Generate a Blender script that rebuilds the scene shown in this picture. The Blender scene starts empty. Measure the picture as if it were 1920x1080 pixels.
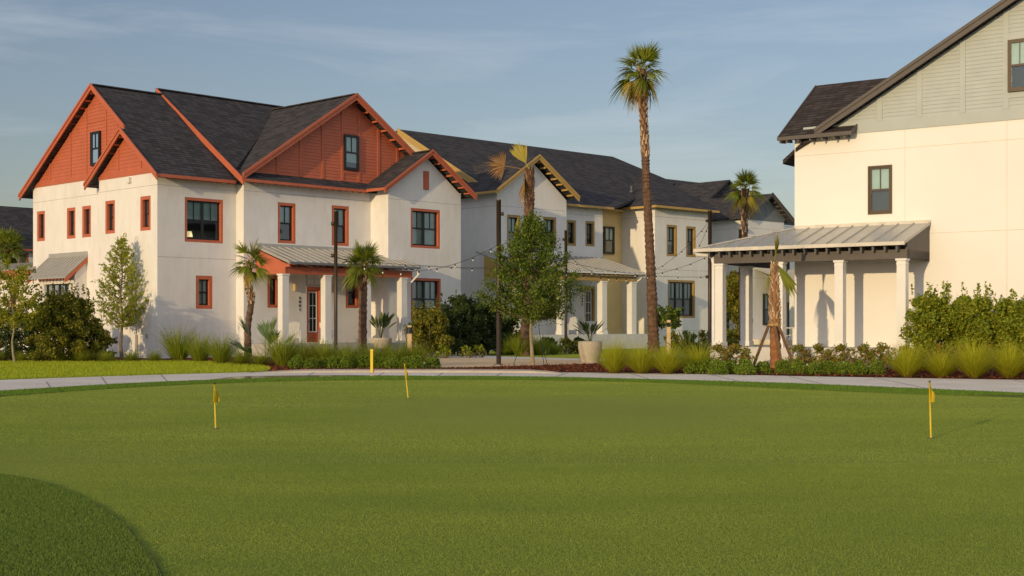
import bpy, math, random
import numpy as np
from mathutils import Vector, Matrix
R=math.radians
# ------------------------------------------------------------------ camera, sky, sun, exposure
S=bpy.context.scene
COL=S.collection
FPX=2450.0; HOR=605.0; EYE=1.55
cd=bpy.data.cameras.new("camera"); cam=bpy.data.objects.new("camera",cd); COL.objects.link(cam)
cam.location=(0,0,EYE); cam.rotation_euler=(R(90),0,0)
cd.sensor_width=36; cd.lens=36*FPX/1920; cd.shift_y=(HOR-540)/1920; cd.clip_end=6000; cd.clip_start=0.1
S.camera=cam
S.render.resolution_x=1024; S.render.resolution_y=576
SUN_AZ=R(31); SUN_EL=R(9.3)       # the light travels towards azimuth 33 deg right of the view
W=bpy.data.worlds.new("World"); S.world=W; W.use_nodes=True
nt=W.node_tree; nt.nodes.clear(); N=nt.nodes; LK=nt.links
sky=N.new('ShaderNodeTexSky'); sky.sky_type='NISHITA'; sky.sun_disc=False
sky.sun_elevation=SUN_EL; sky.sun_rotation=SUN_AZ+math.pi
sky.air_density=1.15; sky.dust_density=1.0; sky.ozone_density=2.2
tc=N.new('ShaderNodeTexCoord'); mp=N.new('ShaderNodeMapping'); mp.inputs['Scale'].default_value=(1.3,1.0,7.0)
mp.inputs['Rotation'].default_value=(0,R(-16),0)
nz=N.new('ShaderNodeTexNoise'); nz.inputs['Scale'].default_value=1.9; nz.inputs['Detail'].default_value=7; nz.inputs['Roughness'].default_value=.62; nz.inputs['Distortion'].default_value=.6
rmp=N.new('ShaderNodeValToRGB'); rmp.color_ramp.elements[0].position=.50; rmp.color_ramp.elements[1].position=.86
rmp.color_ramp.elements[1].color=(.55,.55,.55,1)
mx=N.new('ShaderNodeMixRGB'); mx.blend_type='MIX'; mx.inputs['Color2'].default_value=(5.6,5.9,6.2,1)
hs=N.new('ShaderNodeHueSaturation'); hs.inputs['Saturation'].default_value=.86; hs.inputs['Value'].default_value=1.0
bg=N.new('ShaderNodeBackground'); bg.inputs['Strength'].default_value=.115
wo=N.new('ShaderNodeOutputWorld')
LK.new(tc.outputs['Generated'],mp.inputs['Vector']); LK.new(mp.outputs[0],nz.inputs['Vector']); LK.new(nz.outputs['Fac'],rmp.inputs[0])
tn=N.new('ShaderNodeMixRGB'); tn.blend_type='MULTIPLY'; tn.inputs[0].default_value=1; tn.inputs[2].default_value=(.99,.93,1.02,1)
LK.new(sky.outputs[0],hs.inputs['Color']); LK.new(hs.outputs[0],tn.inputs[1]); LK.new(tn.outputs[0],mx.inputs['Color1']); LK.new(rmp.outputs[0],mx.inputs['Fac'])
# added bright cloud bank, unseen behind the camera, to brighten the shaded walls
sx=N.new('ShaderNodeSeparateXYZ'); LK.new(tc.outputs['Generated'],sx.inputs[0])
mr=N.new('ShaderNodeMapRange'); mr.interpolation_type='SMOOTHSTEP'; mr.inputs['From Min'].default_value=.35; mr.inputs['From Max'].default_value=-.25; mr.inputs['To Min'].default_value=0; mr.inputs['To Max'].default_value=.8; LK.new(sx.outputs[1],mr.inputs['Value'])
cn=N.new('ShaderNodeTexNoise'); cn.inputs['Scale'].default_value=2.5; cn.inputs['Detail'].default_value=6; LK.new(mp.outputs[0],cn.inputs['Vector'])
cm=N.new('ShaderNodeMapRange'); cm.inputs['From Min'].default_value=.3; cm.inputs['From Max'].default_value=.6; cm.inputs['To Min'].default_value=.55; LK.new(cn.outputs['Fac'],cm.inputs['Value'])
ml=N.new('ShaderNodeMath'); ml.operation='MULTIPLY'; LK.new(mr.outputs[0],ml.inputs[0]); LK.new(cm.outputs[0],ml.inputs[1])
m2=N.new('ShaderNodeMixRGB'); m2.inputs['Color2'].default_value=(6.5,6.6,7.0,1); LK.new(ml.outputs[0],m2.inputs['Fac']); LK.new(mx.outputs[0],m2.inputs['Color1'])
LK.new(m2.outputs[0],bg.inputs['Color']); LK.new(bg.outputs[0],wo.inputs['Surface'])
sl=bpy.data.lights.new("sun",'SUN'); sl.energy=2.5; sl.angle=R(.6); sl.color=(1.0,.74,.40)
so=bpy.data.objects.new("sun",sl); COL.objects.link(so)
dvec=Vector((math.sin(SUN_AZ)*math.cos(SUN_EL),math.cos(SUN_AZ)*math.cos(SUN_EL),-math.sin(SUN_EL)))
so.rotation_euler=dvec.to_track_quat('-Z','Y').to_euler()
S.view_settings.view_transform='Standard'; S.view_settings.look='None'; S.view_settings.exposure=0.08; S.view_settings.gamma=1
S.render.engine='CYCLES'
# ------------------------------------------------------------------ helpers
rnd=random.Random(7)
def px2(px,py,Y): return Vector(((px-960)/FPX*Y,Y,EYE+(HOR-py)/FPX*Y))
def gr(px,py,z=0.0):
    Y=FPX*(EYE-z)/(py-HOR); return Vector(((px-960)/FPX*Y,Y,z))
def gx(px,Y,z=0.0): return Vector(((px-960)/FPX*Y,Y,z))
class MB:
    def __init__(s): s.v=[]; s.f=[]
    def face(s,pts):
        n=len(s.v); s.v+= [tuple(p) for p in pts]; s.f.append(tuple(range(n,n+len(pts))))
    def hexa(s,p):   # 8 pts: 0-3 bottom loop, 4-7 top loop
        n=len(s.v); s.v+=[tuple(q) for q in p]
        for a in ((3,2,1,0),(4,5,6,7),(0,1,5,4),(1,2,6,5),(2,3,7,6),(3,0,4,7)): s.f.append(tuple(n+i for i in a))
    def box(s,x0,x1,y0,y1,z0,z1):
        s.hexa([(x0,y0,z0),(x1,y0,z0),(x1,y1,z0),(x0,y1,z0),(x0,y0,z1),(x1,y0,z1),(x1,y1,z1),(x0,y1,z1)])
    def slab(s,pts,off):
        off=Vector(off); a=[Vector(p) for p in pts]; b=[p+off for p in a]; n=len(a)
        k=len(s.v); s.v+=[tuple(p) for p in a]+[tuple(p) for p in b]
        s.f.append(tuple(range(k,k+n))); s.f.append(tuple(range(k+2*n-1,k+n-1,-1)))
        for i in range(n): j=(i+1)%n; s.f.append((k+i,k+n+i,k+n+j,k+j))
    def bar(s,a,b,w,h,up=(0,0,1)):
        a=Vector(a);b=Vector(b);d=(b-a).normalized();up=Vector(up)
        x=d.cross(up)
        if x.length<1e-4: x=d.cross(Vector((0,1,0)))
        x.normalize(); y=x.cross(d).normalized(); x*=w/2;y*=h/2
        s.hexa([a-x-y,a+x-y,a+x+y,a-x+y,b-x-y,b+x-y,b+x+y,b-x+y])
    def tube(s,path,rad,n=8,cap=True):
        path=[Vector(p) for p in path]; k=len(s.v); m=len(path)
        for i,p in enumerate(path):
            d=(path[min(i+1,m-1)]-path[max(i-1,0)]).normalized()
            x=d.cross(Vector((0,1,0)) if abs(d.y)<.9 else Vector((1,0,0))).normalized(); y=d.cross(x)
            r=rad[i] if hasattr(rad,'__len__') else rad
            for j in range(n):
                a=2*math.pi*j/n; s.v.append(tuple(p+x*r*math.cos(a)+y*r*math.sin(a)))
        for i in range(m-1):
            for j in range(n):
                q=(j+1)%n; s.f.append((k+i*n+j,k+i*n+q,k+(i+1)*n+q,k+(i+1)*n+j))
        if cap:
            s.f.append(tuple(k+j for j in range(n))); s.f.append(tuple(k+(m-1)*n+j for j in reversed(range(n))))
    def build(s,name,mat,parent=None,smooth=False):
        off=Vector((0,0,0)); p=parent
        while p is not None: off+=p.location; p=p.parent
        me=bpy.data.meshes.new(name)
        vv=[(v[0]-off.x,v[1]-off.y,v[2]-off.z) for v in s.v] if parent is not None else s.v
        me.from_pydata(vv,[],s.f); me.materials.append(mat)
        if smooth: me.polygons.foreach_set('use_smooth',[True]*len(me.polygons))
        me.update()
        o=bpy.data.objects.new(name,me); COL.objects.link(o)
        if parent is not None: o.parent=parent
        return o
def each(m,name,mat,parent):
    """every box collected in m becomes an object of its own"""
    off=Vector((0,0,0)); p=parent
    while p is not None: off+=p.location; p=p.parent
    for i in range(0,len(m.v),8):
        me=bpy.data.meshes.new(name); me.from_pydata([tuple(Vector(v)-off) for v in m.v[i:i+8]],[],HEX); me.materials.append(mat); me.update()
        o=bpy.data.objects.new(name,me); COL.objects.link(o); o.parent=parent
HEX=[(3,2,1,0),(4,5,6,7),(0,1,5,4),(1,2,6,5),(2,3,7,6),(3,0,4,7)]
def tag(o,label=None,cat=None,group=None,kind=None):
    if label: o['label']=label
    if cat: o['category']=cat
    if group: o['group']=group
    if kind: o['kind']=kind
    return o
def thing(name,label,cat,loc=(0,0,0),group=None):
    o=bpy.data.objects.new(name,None); COL.objects.link(o); o.location=loc; o.empty_display_size=.3
    return tag(o,label,cat,group)
def copy_tree(o,parent=None):
    c=o.copy(); COL.objects.link(c); c.parent=parent
    for ch in list(o.children): copy_tree(ch,c)
    return c
# ------------------------------------------------------------------ materials
def newmat(name):
    m=bpy.data.materials.new(name); m.use_nodes=True; n=m.node_tree; n.nodes.clear()
    o=n.nodes.new('ShaderNodeOutputMaterial'); b=n.nodes.new('ShaderNodeBsdfPrincipled'); n.links.new(b.outputs[0],o.inputs[0])
    return m,n,b,o
def noise(n,scale,detail=4,rough=.55,vec=None):
    t=n.nodes.new('ShaderNodeTexNoise'); t.inputs['Scale'].default_value=scale; t.inputs['Detail'].default_value=detail; t.inputs['Roughness'].default_value=rough
    if vec is not None: n.links.new(vec,t.inputs['Vector'])
    return t
def ramp(n,src,stops):
    r=n.nodes.new('ShaderNodeValToRGB'); e=r.color_ramp.elements
    while len(e)<len(stops): e.new(.5)
    for i,(p,c) in enumerate(stops): e[i].position=p; e[i].color=(*c,1)
    n.links.new(src,r.inputs[0]); return r
def coords(n,scale=(1,1,1),rot=(0,0,0)):
    t=n.nodes.new('ShaderNodeTexCoord'); m=n.nodes.new('ShaderNodeMapping'); m.inputs['Scale'].default_value=scale; m.inputs['Rotation'].default_value=rot
    n.links.new(t.outputs['Object'],m.inputs[0]); return m.outputs[0]
def mul(n,a,b,f=1):
    x=n.nodes.new('ShaderNodeMixRGB'); x.blend_type='MULTIPLY'; x.inputs[0].default_value=f; n.links.new(a,x.inputs[1]); n.links.new(b,x.inputs[2]); return x.outputs[0]
def bump(n,b,src,strength,dist):
    u=n.nodes.new('ShaderNodeBump'); u.inputs['Strength'].default_value=strength; u.inputs['Distance'].default_value=dist
    n.links.new(src,u.inputs['Height']); n.links.new(u.outputs[0],b.inputs['Normal'])
def simple(name,c,rough=.6,var=.12,vs=3.0,bs=0,bd=.01,bscale=40,metal=0,spec=.5):
    m,n,b,o=newmat(name); v=coords(n); t=noise(n,vs,5,.6,v)
    lo=tuple(x*(1-var) for x in c); hi=tuple(min(1,x*(1+var)) for x in c)
    r=ramp(n,t.outputs['Fac'],[(.3,lo),(.7,hi)]); n.links.new(r.outputs[0],b.inputs['Base Color'])
    b.inputs['Roughness'].default_value=rough; b.inputs['Metallic'].default_value=metal; b.inputs['Specular IOR Level'].default_value=spec
    if bs: bump(n,b,noise(n,bscale,4,.6,v).outputs['Fac'],bs,bd)
    return m
def stucco(name,c):
    m,n,b,o=newmat(name); v=coords(n); t=noise(n,.35,5,.65,v); t2=noise(n,2.2,6,.7,coords(n,(1,1,.35)))
    r=ramp(n,t.outputs['Fac'],[(.25,tuple(x*.90 for x in c)),(.7,c)]); r2=ramp(n,t2.outputs['Fac'],[(.28,(.90,.89,.865)),(.6,(1,1,1))])
    n.links.new(mul(n,r.outputs[0],r2.outputs[0]),b.inputs['Base Color']); b.inputs['Roughness'].default_value=.9; b.inputs['Specular IOR Level'].default_value=.15
    bump(n,b,noise(n,30,5,.7,v).outputs['Fac'],.35,.012); return m
def shingle(name,c,ang):
    m,n,b,o=newmat(name); t=n.nodes.new('ShaderNodeTexCoord'); mp=n.nodes.new('ShaderNodeMapping'); n.links.new(t.outputs['Object'],mp.inputs[0])
    mp.inputs['Rotation'].default_value=(0,0,-ang)
    # courses by height: use z as v, the along-eave axis as u
    sp=n.nodes.new('ShaderNodeSeparateXYZ'); n.links.new(mp.outputs[0],sp.inputs[0])
    ad=n.nodes.new('ShaderNodeMath'); ad.operation='ADD'; n.links.new(sp.outputs[0],ad.inputs[0]); n.links.new(sp.outputs[1],ad.inputs[1])
    cb=n.nodes.new('ShaderNodeCombineXYZ'); n.links.new(ad.outputs[0],cb.inputs[0]); n.links.new(sp.outputs[2],cb.inputs[1])
    br=n.nodes.new('ShaderNodeTexBrick'); n.links.new(cb.outputs[0],br.inputs['Vector'])
    br.inputs['Scale'].default_value=1; br.inputs['Brick Width'].default_value=.36; br.inputs['Row Height'].default_value=.115; br.inputs['Mortar Size'].default_value=.012
    br.inputs['Color1'].default_value=(*[x*1.3 for x in c],1); br.inputs['Color2'].default_value=(*[x*.62 for x in c],1); br.inputs['Mortar'].default_value=(*[x*.35 for x in c],1)
    br.inputs['Bias'].default_value=-.1
    nz=noise(n,7,5,.7,t.outputs['Object']); r=ramp(n,nz.outputs['Fac'],[(.3,(.72,.72,.76)),(.7,(1.15,1.1,1.05))])
    n.links.new(mul(n,br.outputs[0],r.outputs[0]),b.inputs['Base Color']); b.inputs['Roughness'].default_value=.95; b.inputs['Specular IOR Level'].default_value=.2
    bump(n,b,br.outputs['Fac'],-.6,.02); return m
def leafmat(name,cols,trans=.35,rough=.55):
    m,n,b,o=newmat(name); g=n.nodes.new('ShaderNodeNewGeometry')
    k=len(cols); r=ramp(n,g.outputs['Random Per Island'],[(i/(k-1) if k>1 else 0,c) for i,c in enumerate(cols)])
    n.links.new(r.outputs[0],b.inputs['Base Color']); b.inputs['Roughness'].default_value=rough; b.inputs['Specular IOR Level'].default_value=.3
    tr=n.nodes.new('ShaderNodeBsdfTranslucent'); n.links.new(r.outputs[0],tr.inputs[0]); mx=n.nodes.new('ShaderNodeMixShader'); mx.inputs[0].default_value=trans
    n.links.new(b.outputs[0],mx.inputs[1]); n.links.new(tr.outputs[0],mx.inputs[2]); n.links.new(mx.outputs[0],o.inputs[0]); return m
def turf(name,c0,c1,c2,stripe=0,sc=160,bs=.6,sheen=.3):
    m,n,b,o=newmat(name); v=coords(n)
    big=noise(n,.16,3,.5,coords(n,(1,.55,1))); fine=noise(n,sc,6,.75,v); mid=noise(n,14,6,.7,coords(n,(1,2.2,1),(0,0,.3)))
    r=ramp(n,big.outputs['Fac'],[(.3,c0),(.5,c1),(.72,c2)]); r2=ramp(n,fine.outputs['Fac'],[(.3,(.55,.55,.5)),(.7,(1.5,1.45,1.3))]); r3=ramp(n,mid.outputs['Fac'],[(.3,(.86,.88,.85)),(.7,(1.13,1.1,1.08))])
    n.links.new(mul(n,mul(n,r.outputs[0],r2.outputs[0]),r3.outputs[0]),b.inputs['Base Color']); b.inputs['Roughness'].default_value=.85; b.inputs['Specular IOR Level'].default_value=.2
    b.inputs['Sheen Weight'].default_value=sheen; b.inputs['Sheen Roughness'].default_value=.5; b.inputs['Sheen Tint'].default_value=(.8,.85,.15,1)
    bump(n,b,fine.outputs['Fac'],bs,.06); return m
STUCCO=stucco('white_stucco',(.84,.82,.79)); CREAM=simple('cream_stucco',(.84,.815,.765),.9,.025,.4,.3,.01,30,spec=.15)
JOINT=simple('stucco_joint',(.42,.41,.39),.9)
ORANGE=simple('orange_paint',(.50,.130,.060),.6,.08,2,.15,.004,30)
MUSTARD=simple('mustard_paint',(.48,.31,.09),.55,.08,2,.15,.004,30)
YSIDE=simple('yellow_siding_paint',(.80,.61,.29),.6,.05,2)
GREYP=simple('sage_grey_paint',(.43,.47,.45),.6,.05,2)
DKGREY=simple('dark_grey_paint',(.10,.10,.10),.6,.08,2)
GREYJ=simple('slate_grey_paint',(.17,.18,.19),.6,.06,2)
BROWN=simple('taupe_paint',(.10,.085,.075),.6,.1,2)
SH_A=shingle('asphalt_shingle',(.066,.063,.068),R(46.26)); SH_R=shingle('brown_asphalt_shingle',(.062,.052,.05),R(54.3))
METAL=simple('galvalume_roof',(.48,.47,.43),.42,.06,1.5,0,metal=.35)
WHITE=simple('white_paint',(.78,.77,.73),.6,.04,2)
BLACK=simple('black_frame',(.012,.012,.014),.4,.1,3)
BRONZEF=simple('bronze_frame',(.07,.045,.02),.4,.1,3)
POLE=simple('bronze_pole',(.06,.042,.028),.45,.15,4,metal=.3)
BLIND=simple('blind_cloth',(.80,.80,.74),.9,.1,1.2)
ROOM=simple('dim_room',(.05,.048,.042),.9,.5,1.5)
LAMPM=simple('lamp_brass',(.55,.42,.22),.4,.1,3)
CONC=None
def glass():
    m,n,b,o=newmat('window_glass'); n.nodes.remove(b)
    t=n.nodes.new('ShaderNodeBsdfTransparent'); t.inputs[0].default_value=(.66,.80,.78,1); g=n.nodes.new('ShaderNodeBsdfGlossy'); g.inputs['Roughness'].default_value=.03; g.inputs[0].default_value=(.85,.95,1,1)
    f=n.nodes.new('ShaderNodeFresnel'); f.inputs[0].default_value=1.6; mr=n.nodes.new('ShaderNodeMath'); mr.operation='MULTIPLY_ADD'; mr.inputs[1].default_value=1.2; mr.inputs[2].default_value=.06
    mr.use_clamp=True; n.links.new(f.outputs[0],mr.inputs[0]); x=n.nodes.new('ShaderNodeMixShader'); n.links.new(mr.outputs[0],x.inputs[0]); n.links.new(t.outputs[0],x.inputs[1]); n.links.new(g.outputs[0],x.inputs[2]); n.links.new(x.outputs[0],o.inputs[0]); return m
GLASS=glass()
# ------------------------------------------------------------------ building frames
class Fr:
    def __init__(s,px,Y,az,k=1.0,dz=0.0):   # k: length of this house's unit in metres, dz: its datum
        s.k=k; s.dz=dz
        s.O=((px-960)/FPX*Y,Y); a=R(az); s.u=(math.sin(a),math.cos(a)); s.v=(-math.cos(a),math.sin(a))
    def xy(s,a,t): return (s.O[0]+s.k*(a*s.u[0]+t*s.v[0]),s.O[1]+s.k*(a*s.u[1]+t*s.v[1]))
    def p(s,a,t,z): x,y=s.xy(a,t); return Vector((x,y,z*s.k+s.dz))
    def S(s,px,t):
        k=(px-960)/FPX;ox=s.O[0]+s.k*t*s.v[0];oy=s.O[1]+s.k*t*s.v[1]; return (k*oy-ox)/(s.u[0]-k*s.u[1])/s.k
    def T(s,px,ss):
        k=(px-960)/FPX;ox=s.O[0]+s.k*ss*s.u[0];oy=s.O[1]+s.k*ss*s.u[1]; return (k*oy-ox)/(s.v[0]-k*s.v[1])/s.k
    def Z(s,py,a,t): return (EYE+(HOR-py)/FPX*s.xy(a,t)[1]-s.dz)/s.k
class Face:  # F: front face at t=c, along s, outward -v ; L: left face at s=c, along t, outward -u
    def __init__(s,fr,kind,c): s.fr=fr; s.k=kind; s.c=c
    def P(s,a,z,d=0): return s.fr.p(a,s.c-d,z) if s.k=='F' else s.fr.p(s.c-d,a,z)
    def A(s,px,d=0): return s.fr.S(px,s.c-d) if s.k=='F' else s.fr.T(px,s.c-d)
    def Z(s,py,a,d=0): return s.fr.Z(py,a,s.c-d) if s.k=='F' else s.fr.Z(py,s.c-d,a)
    def rect(s,px0,px1,pyt,pyb,d=0):
        a0,a1=s.A(px0,d),s.A(px1,d); am=(a0+a1)/2
        # heights are read at the first (px0) edge
        return (min(a0,a1),max(a0,a1),s.Z(pyb,a0,d),s.Z(pyt,a0,d))
    def blk(s,mb,a0,a1,z0,z1,d0,d1):
        mb.hexa([s.P(a0,z0,d0),s.P(a1,z0,d0),s.P(a1,z0,d1),s.P(a0,z0,d1),s.P(a0,z1,d0),s.P(a1,z1,d0),s.P(a1,z1,d1),s.P(a0,z1,d1)])
def wall(mb,fc,a0,a1,z0,z1,holes=(),rev=.24):
    As=sorted({a0,a1,*[h[0] for h in holes],*[h[1] for h in holes]}); Zs=sorted({z0,z1,*[h[2] for h in holes],*[h[3] for h in holes]})
    As=[a for a in As if a0-1e-6<=a<=a1+1e-6]; Zs=[z for z in Zs if z0-1e-6<=z<=z1+1e-6]
    for i in range(len(As)-1):
        for j in range(len(Zs)-1):
            ca=(As[i]+As[i+1])/2; cz=(Zs[j]+Zs[j+1])/2
            if any(h[0]<ca<h[1] and h[2]<cz<h[3] for h in holes): continue
            mb.face([fc.P(As[i],Zs[j]),fc.P(As[i+1],Zs[j]),fc.P(As[i+1],Zs[j+1]),fc.P(As[i],Zs[j+1])])
    for h in holes:
        c=[(h[0],h[2]),(h[1],h[2]),(h[1],h[3]),(h[0],h[3])]
        for i in range(4):
            p,q=c[i],c[(i+1)%4]; mb.face([fc.P(*p),fc.P(*q),fc.P(*q,-rev),fc.P(*p,-rev)])
def window(root,fc,r,trim,units=1,grid=True,frame=None,lower_blind=.0,casing=.13,depth=.24,label=None,mun=1,top=.5,front=-.012,rows=0,deep=0):
    a0,a1,z0,z1=r; frame=frame or BLACK
    if trim is not None:
        m=MB(); w=casing
        fc.blk(m,a0+.002,a0+w,z0+.002,z1-.002,-depth,front); fc.blk(m,a1-w,a1-.002,z0+.002,z1-.002,-depth,front)
        fc.blk(m,a0+w,a1-w,z1-w,z1-.002,-depth,front-.001); fc.blk(m,a0+w,a1-w,z0+.002,z0+w,-depth,front-.001)
        # inner raised bead
        q=w+.02
        win=m.build('window',trim,root); base=-.14
        a0+=w;a1-=w;z0+=w;z1-=w
    else:
        m=MB(); w=.06; f=front
        pj=.13 if depth<.05 else .05; fc.blk(m,a0,a0+w,z0,z1,-depth,pj); fc.blk(m,a1-w,a1,z0,z1,-depth,pj); fc.blk(m,a0+w,a1-w,z1-w,z1,-depth,pj-.001); fc.blk(m,a0+w,a1-w,z0,z0+w,-depth,pj-.001)
        win=m.build('window',frame,root); a0+=w;a1-=w;z0+=w;z1-=w; base=(0.125 if depth<.05 else 0.02)
    if label: win['label']=label
    m=MB(); bw=.055; H=z1-z0; zm=z0+H*(1-top)
    d0,d1=base-.07,base
    U=(a1-a0)/units
    for k in range(units):
        b0=a0+U*k; b1=b0+U
        fc.blk(m,b0,b0+bw,z0,z1,d0,d1); fc.blk(m,b1-bw,b1,z0,z1,d0,d1)
        fc.blk(m,b0+bw,b1-bw,z1-bw,z1,d0,d1-.001); fc.blk(m,b0+bw,b1-bw,z0,z0+bw*1.3,d0,d1-.001)
        if top<1: fc.blk(m,b0+bw,b1-bw,zm-.035,zm+.035,d0,d1-.002)
        if grid:
            for g in range(mun):
                c=b0+(b1-b0)*(g+1)/(mun+1); zb=zm+.035 if rows==0 else z0+bw
                fc.blk(m,c-.014,c+.014,zb,z1-bw,d0+.02,d1-.012)
        for g in range(rows):
            zc=z0+H*(g+1)/(rows+1); fc.blk(m,b0+bw,b1-bw,zc-.012,zc+.012,d0+.02,d1-.013)
    m.build('frame',frame,win)
    m=MB(); m.face([fc.P(a0,z0,base-.045),fc.P(a1,z0,base-.045),fc.P(a1,z1,base-.045),fc.P(a0,z1,base-.045)]); m.build('pane',GLASS,win)
    bk=.065 if (trim is None and depth<.05) else .105
    m=MB(); zb=zm if top<1 else z0+H*.55
    zb=zb*(1-lower_blind)+z0*lower_blind
    for k in range(units): 
        fc.blk(m,a0+U*k+.03,a0+U*(k+1)-.03,zb,z1-.02,base-bk-.01,base-bk)
    m.build('blind',BLIND,win)
    ib=.085 if bk<.1 else .22; ie=0 if bk<.1 else .1; ib+=deep; ie+=deep*.4; m=MB(); m.face([fc.P(a0-ie,z0-ie,base-ib),fc.P(a1+ie,z0-ie,base-ib),fc.P(a1+ie,z1+ie,base-ib),fc.P(a0-ie,z1+ie,base-ib)]); m.build('dark_interior',ROOM,win)
    return win
def joints(mb,fc,a0,a1,zs,holes=(),vs=()):
    for z in zs:
        segs=[(a0,a1)]
        for h in holes:
            if h[2]-.05<z<h[3]+.05:
                segs=[q for (p,r_) in segs for q in ((p,min(r_,h[0])),(max(p,h[1]),r_)) if q[1]-q[0]>.01]
        for p,q in segs: fc.blk(mb,p+.003,q-.003,z-.009,z+.009,.0005,.005)
    for a,z0,z1 in vs: fc.blk(mb,a-.008,a+.008,z0,z1,.0005,.0045)
def rslab(fr,pts,th=.16): # roof polygon in (s,t,z)
    return [fr.p(*q) for q in pts],(0,0,-th)
def siding(mb,fc,tri,z0,z1,left,right,step=.16,d=.0):
    """lapped boards between left(z) and right(z)"""
    z=z0
    while z<z1-.01:
        zt=min(z+step,z1); l0,r0,l1,r1=left(z),right(z),left(zt),right(zt)
        if r0-l0<.05: break
        if r1<l1: l1=r1=(l1+r1)/2
        mb.face([fc.P(l0,z,d+.022),fc.P(r0,z,d+.022),fc.P(r1,zt,d+.004),fc.P(l1,zt,d+.004)])
        mb.face([fc.P(l0,z,d-.004),fc.P(r0,z,d-.004),fc.P(r0,z,d+.022),fc.P(l0,z,d+.022)])
        z=zt
def rafters_bar(mb,fc,a0,a1,n,z,slope,d_out,d_in,w=.07,h=.13):
    for i in range(n):
        a=a0+(a1-a0)*(i+.5)/n
        mb.hexa([fc.P(a-w/2,z-h*.6,d_out),fc.P(a+w/2,z-h*.6,d_out),fc.P(a+w/2,z-h+slope*(d_out-d_in),d_in),fc.P(a-w/2,z-h+slope*(d_out-d_in),d_in),
                 fc.P(a-w/2,z,d_out),fc.P(a+w/2,z,d_out),fc.P(a+w/2,z+slope*(d_out-d_in),d_in),fc.P(a-w/2,z+slope*(d_out-d_in),d_in)])
def purlins(mb,fc,pa,pb,n,d0,d1,w=.1,h=.14):
    w=.05; h=.085; d1=d1-.05
    """outlookers under a rake, pa/pb = (a,z) ends"""
    for i in range(n):
        k=(i+.35)/n; a=pa[0]+(pb[0]-pa[0])*k; z=pa[1]+(pb[1]-pa[1])*k
        fc.blk(mb,a-w/2,a+w/2,z-h,z,d0,d1)
def gable_boards(mb,fc,pa,pb,d,h=.26,w=.06,ext=0):
    """rake board: front board and a crown strip, from (a,z) to (a,z)"""
    for (dd,hh,zo,ww) in ((d,h,0,w),(d+w*.7,h*.45,.035,w*.9)):
        mb.hexa([fc.P(pa[0],pa[1]-hh+zo,dd-ww),fc.P(pb[0],pb[1]-hh+zo,dd-ww),fc.P(pb[0],pb[1]-hh+zo,dd),fc.P(pa[0],pa[1]-hh+zo,dd),
                 fc.P(pa[0],pa[1]+zo,dd-ww),fc.P(pb[0],pb[1]+zo,dd-ww),fc.P(pb[0],pb[1]+zo,dd),fc.P(pa[0],pa[1]+zo,dd)])
def metal_roof(root,fc,a0,a1,dw,zw,de,ze,n,name='porch_roof',th=.07,hipL=None):
    """shed roof from wall (dw,zw) to eave (de,ze)"""
    b0=a0 if hipL is None else hipL[0]; c0=a0 if hipL is None else hipL[1]
    m=MB(); m.slab([fc.P(c0,ze,de),fc.P(a1,ze,de),fc.P(a1,zw,dw),fc.P(b0,zw,dw)],(0,0,-th)); r=m.build(name,METAL,root)
    m=MB(); 
    for i in range(n+1):
        k=i/n; a=a0+(a1-a0)*k if hipL is None else None
        if hipL is None: pe=fc.P(a,ze+.02,de-.01); pw=fc.P(a,zw+.02,dw)
        else:
            a=c0+(a1-c0)*k
            if (a-b0)*(c0-b0)>0:
                f=(a-b0)/(c0-b0); pw=fc.P(a,zw+(ze-zw)*f+.02,dw+(de-dw)*f)
            else: pw=fc.P(a,zw+.02,dw)
            pe=fc.P(a,ze+.02,de-.01)
        if (pw-pe).length<.1: continue
        m.bar(pe,pw,.045,.06)
    m.build('standing_seams',METAL,r)
    return r
def column(root,fc,a,d,z0,z1,w=.34,mat=None):
    m=MB(); h=w/2
    fc.blk(m,a-h,a+h,z0,z1,d-h,d+h); fc.blk(m,a-h-.035,a+h+.035,z1-.07,z1,d-h-.035,d+h+.035); fc.blk(m,a-h-.03,a+h+.03,z0-.0,z0+.18,d-h-.03,d+h+.03)
    fc.blk(m,a-h-.015,a+h+.015,z1-.2,z1-.16,d-h-.015,d+h+.015)
    return m.build('column',mat or WHITE,root)
def text_part(txt,fc,a,z,d,size,mat,root,name='house_number',vertical=True):
    cu=bpy.data.curves.new(name,'FONT'); cu.body='\n'.join(txt) if vertical else txt; cu.size=size; cu.extrude=.012; cu.align_x='CENTER'; cu.space_line=1.05; cu.offset=.006
    tmp=bpy.data.objects.new('tmp',cu); COL.objects.link(tmp); bpy.context.view_layer.update()
    me=bpy.data.meshes.new_from_object(tmp.evaluated_get(bpy.context.evaluated_depsgraph_get())); bpy.data.objects.remove(tmp)
    o=fc.P(a,z,d); ex=(fc.P(a+1,z,d)-o); ey=Vector((0,0,1)); ez=fc.P(a,z,d+1)-o
    off=root.location; vs=[]
    for v in me.vertices: q=o+ex*v.co.x+ey*v.co.y+ez*v.co.z-off; v.co=q
    me.materials.clear(); me.materials.append(mat)
    ob=bpy.data.objects.new(name,me); COL.objects.link(ob); ob.parent=root; return ob

exec_order=[]
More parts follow.
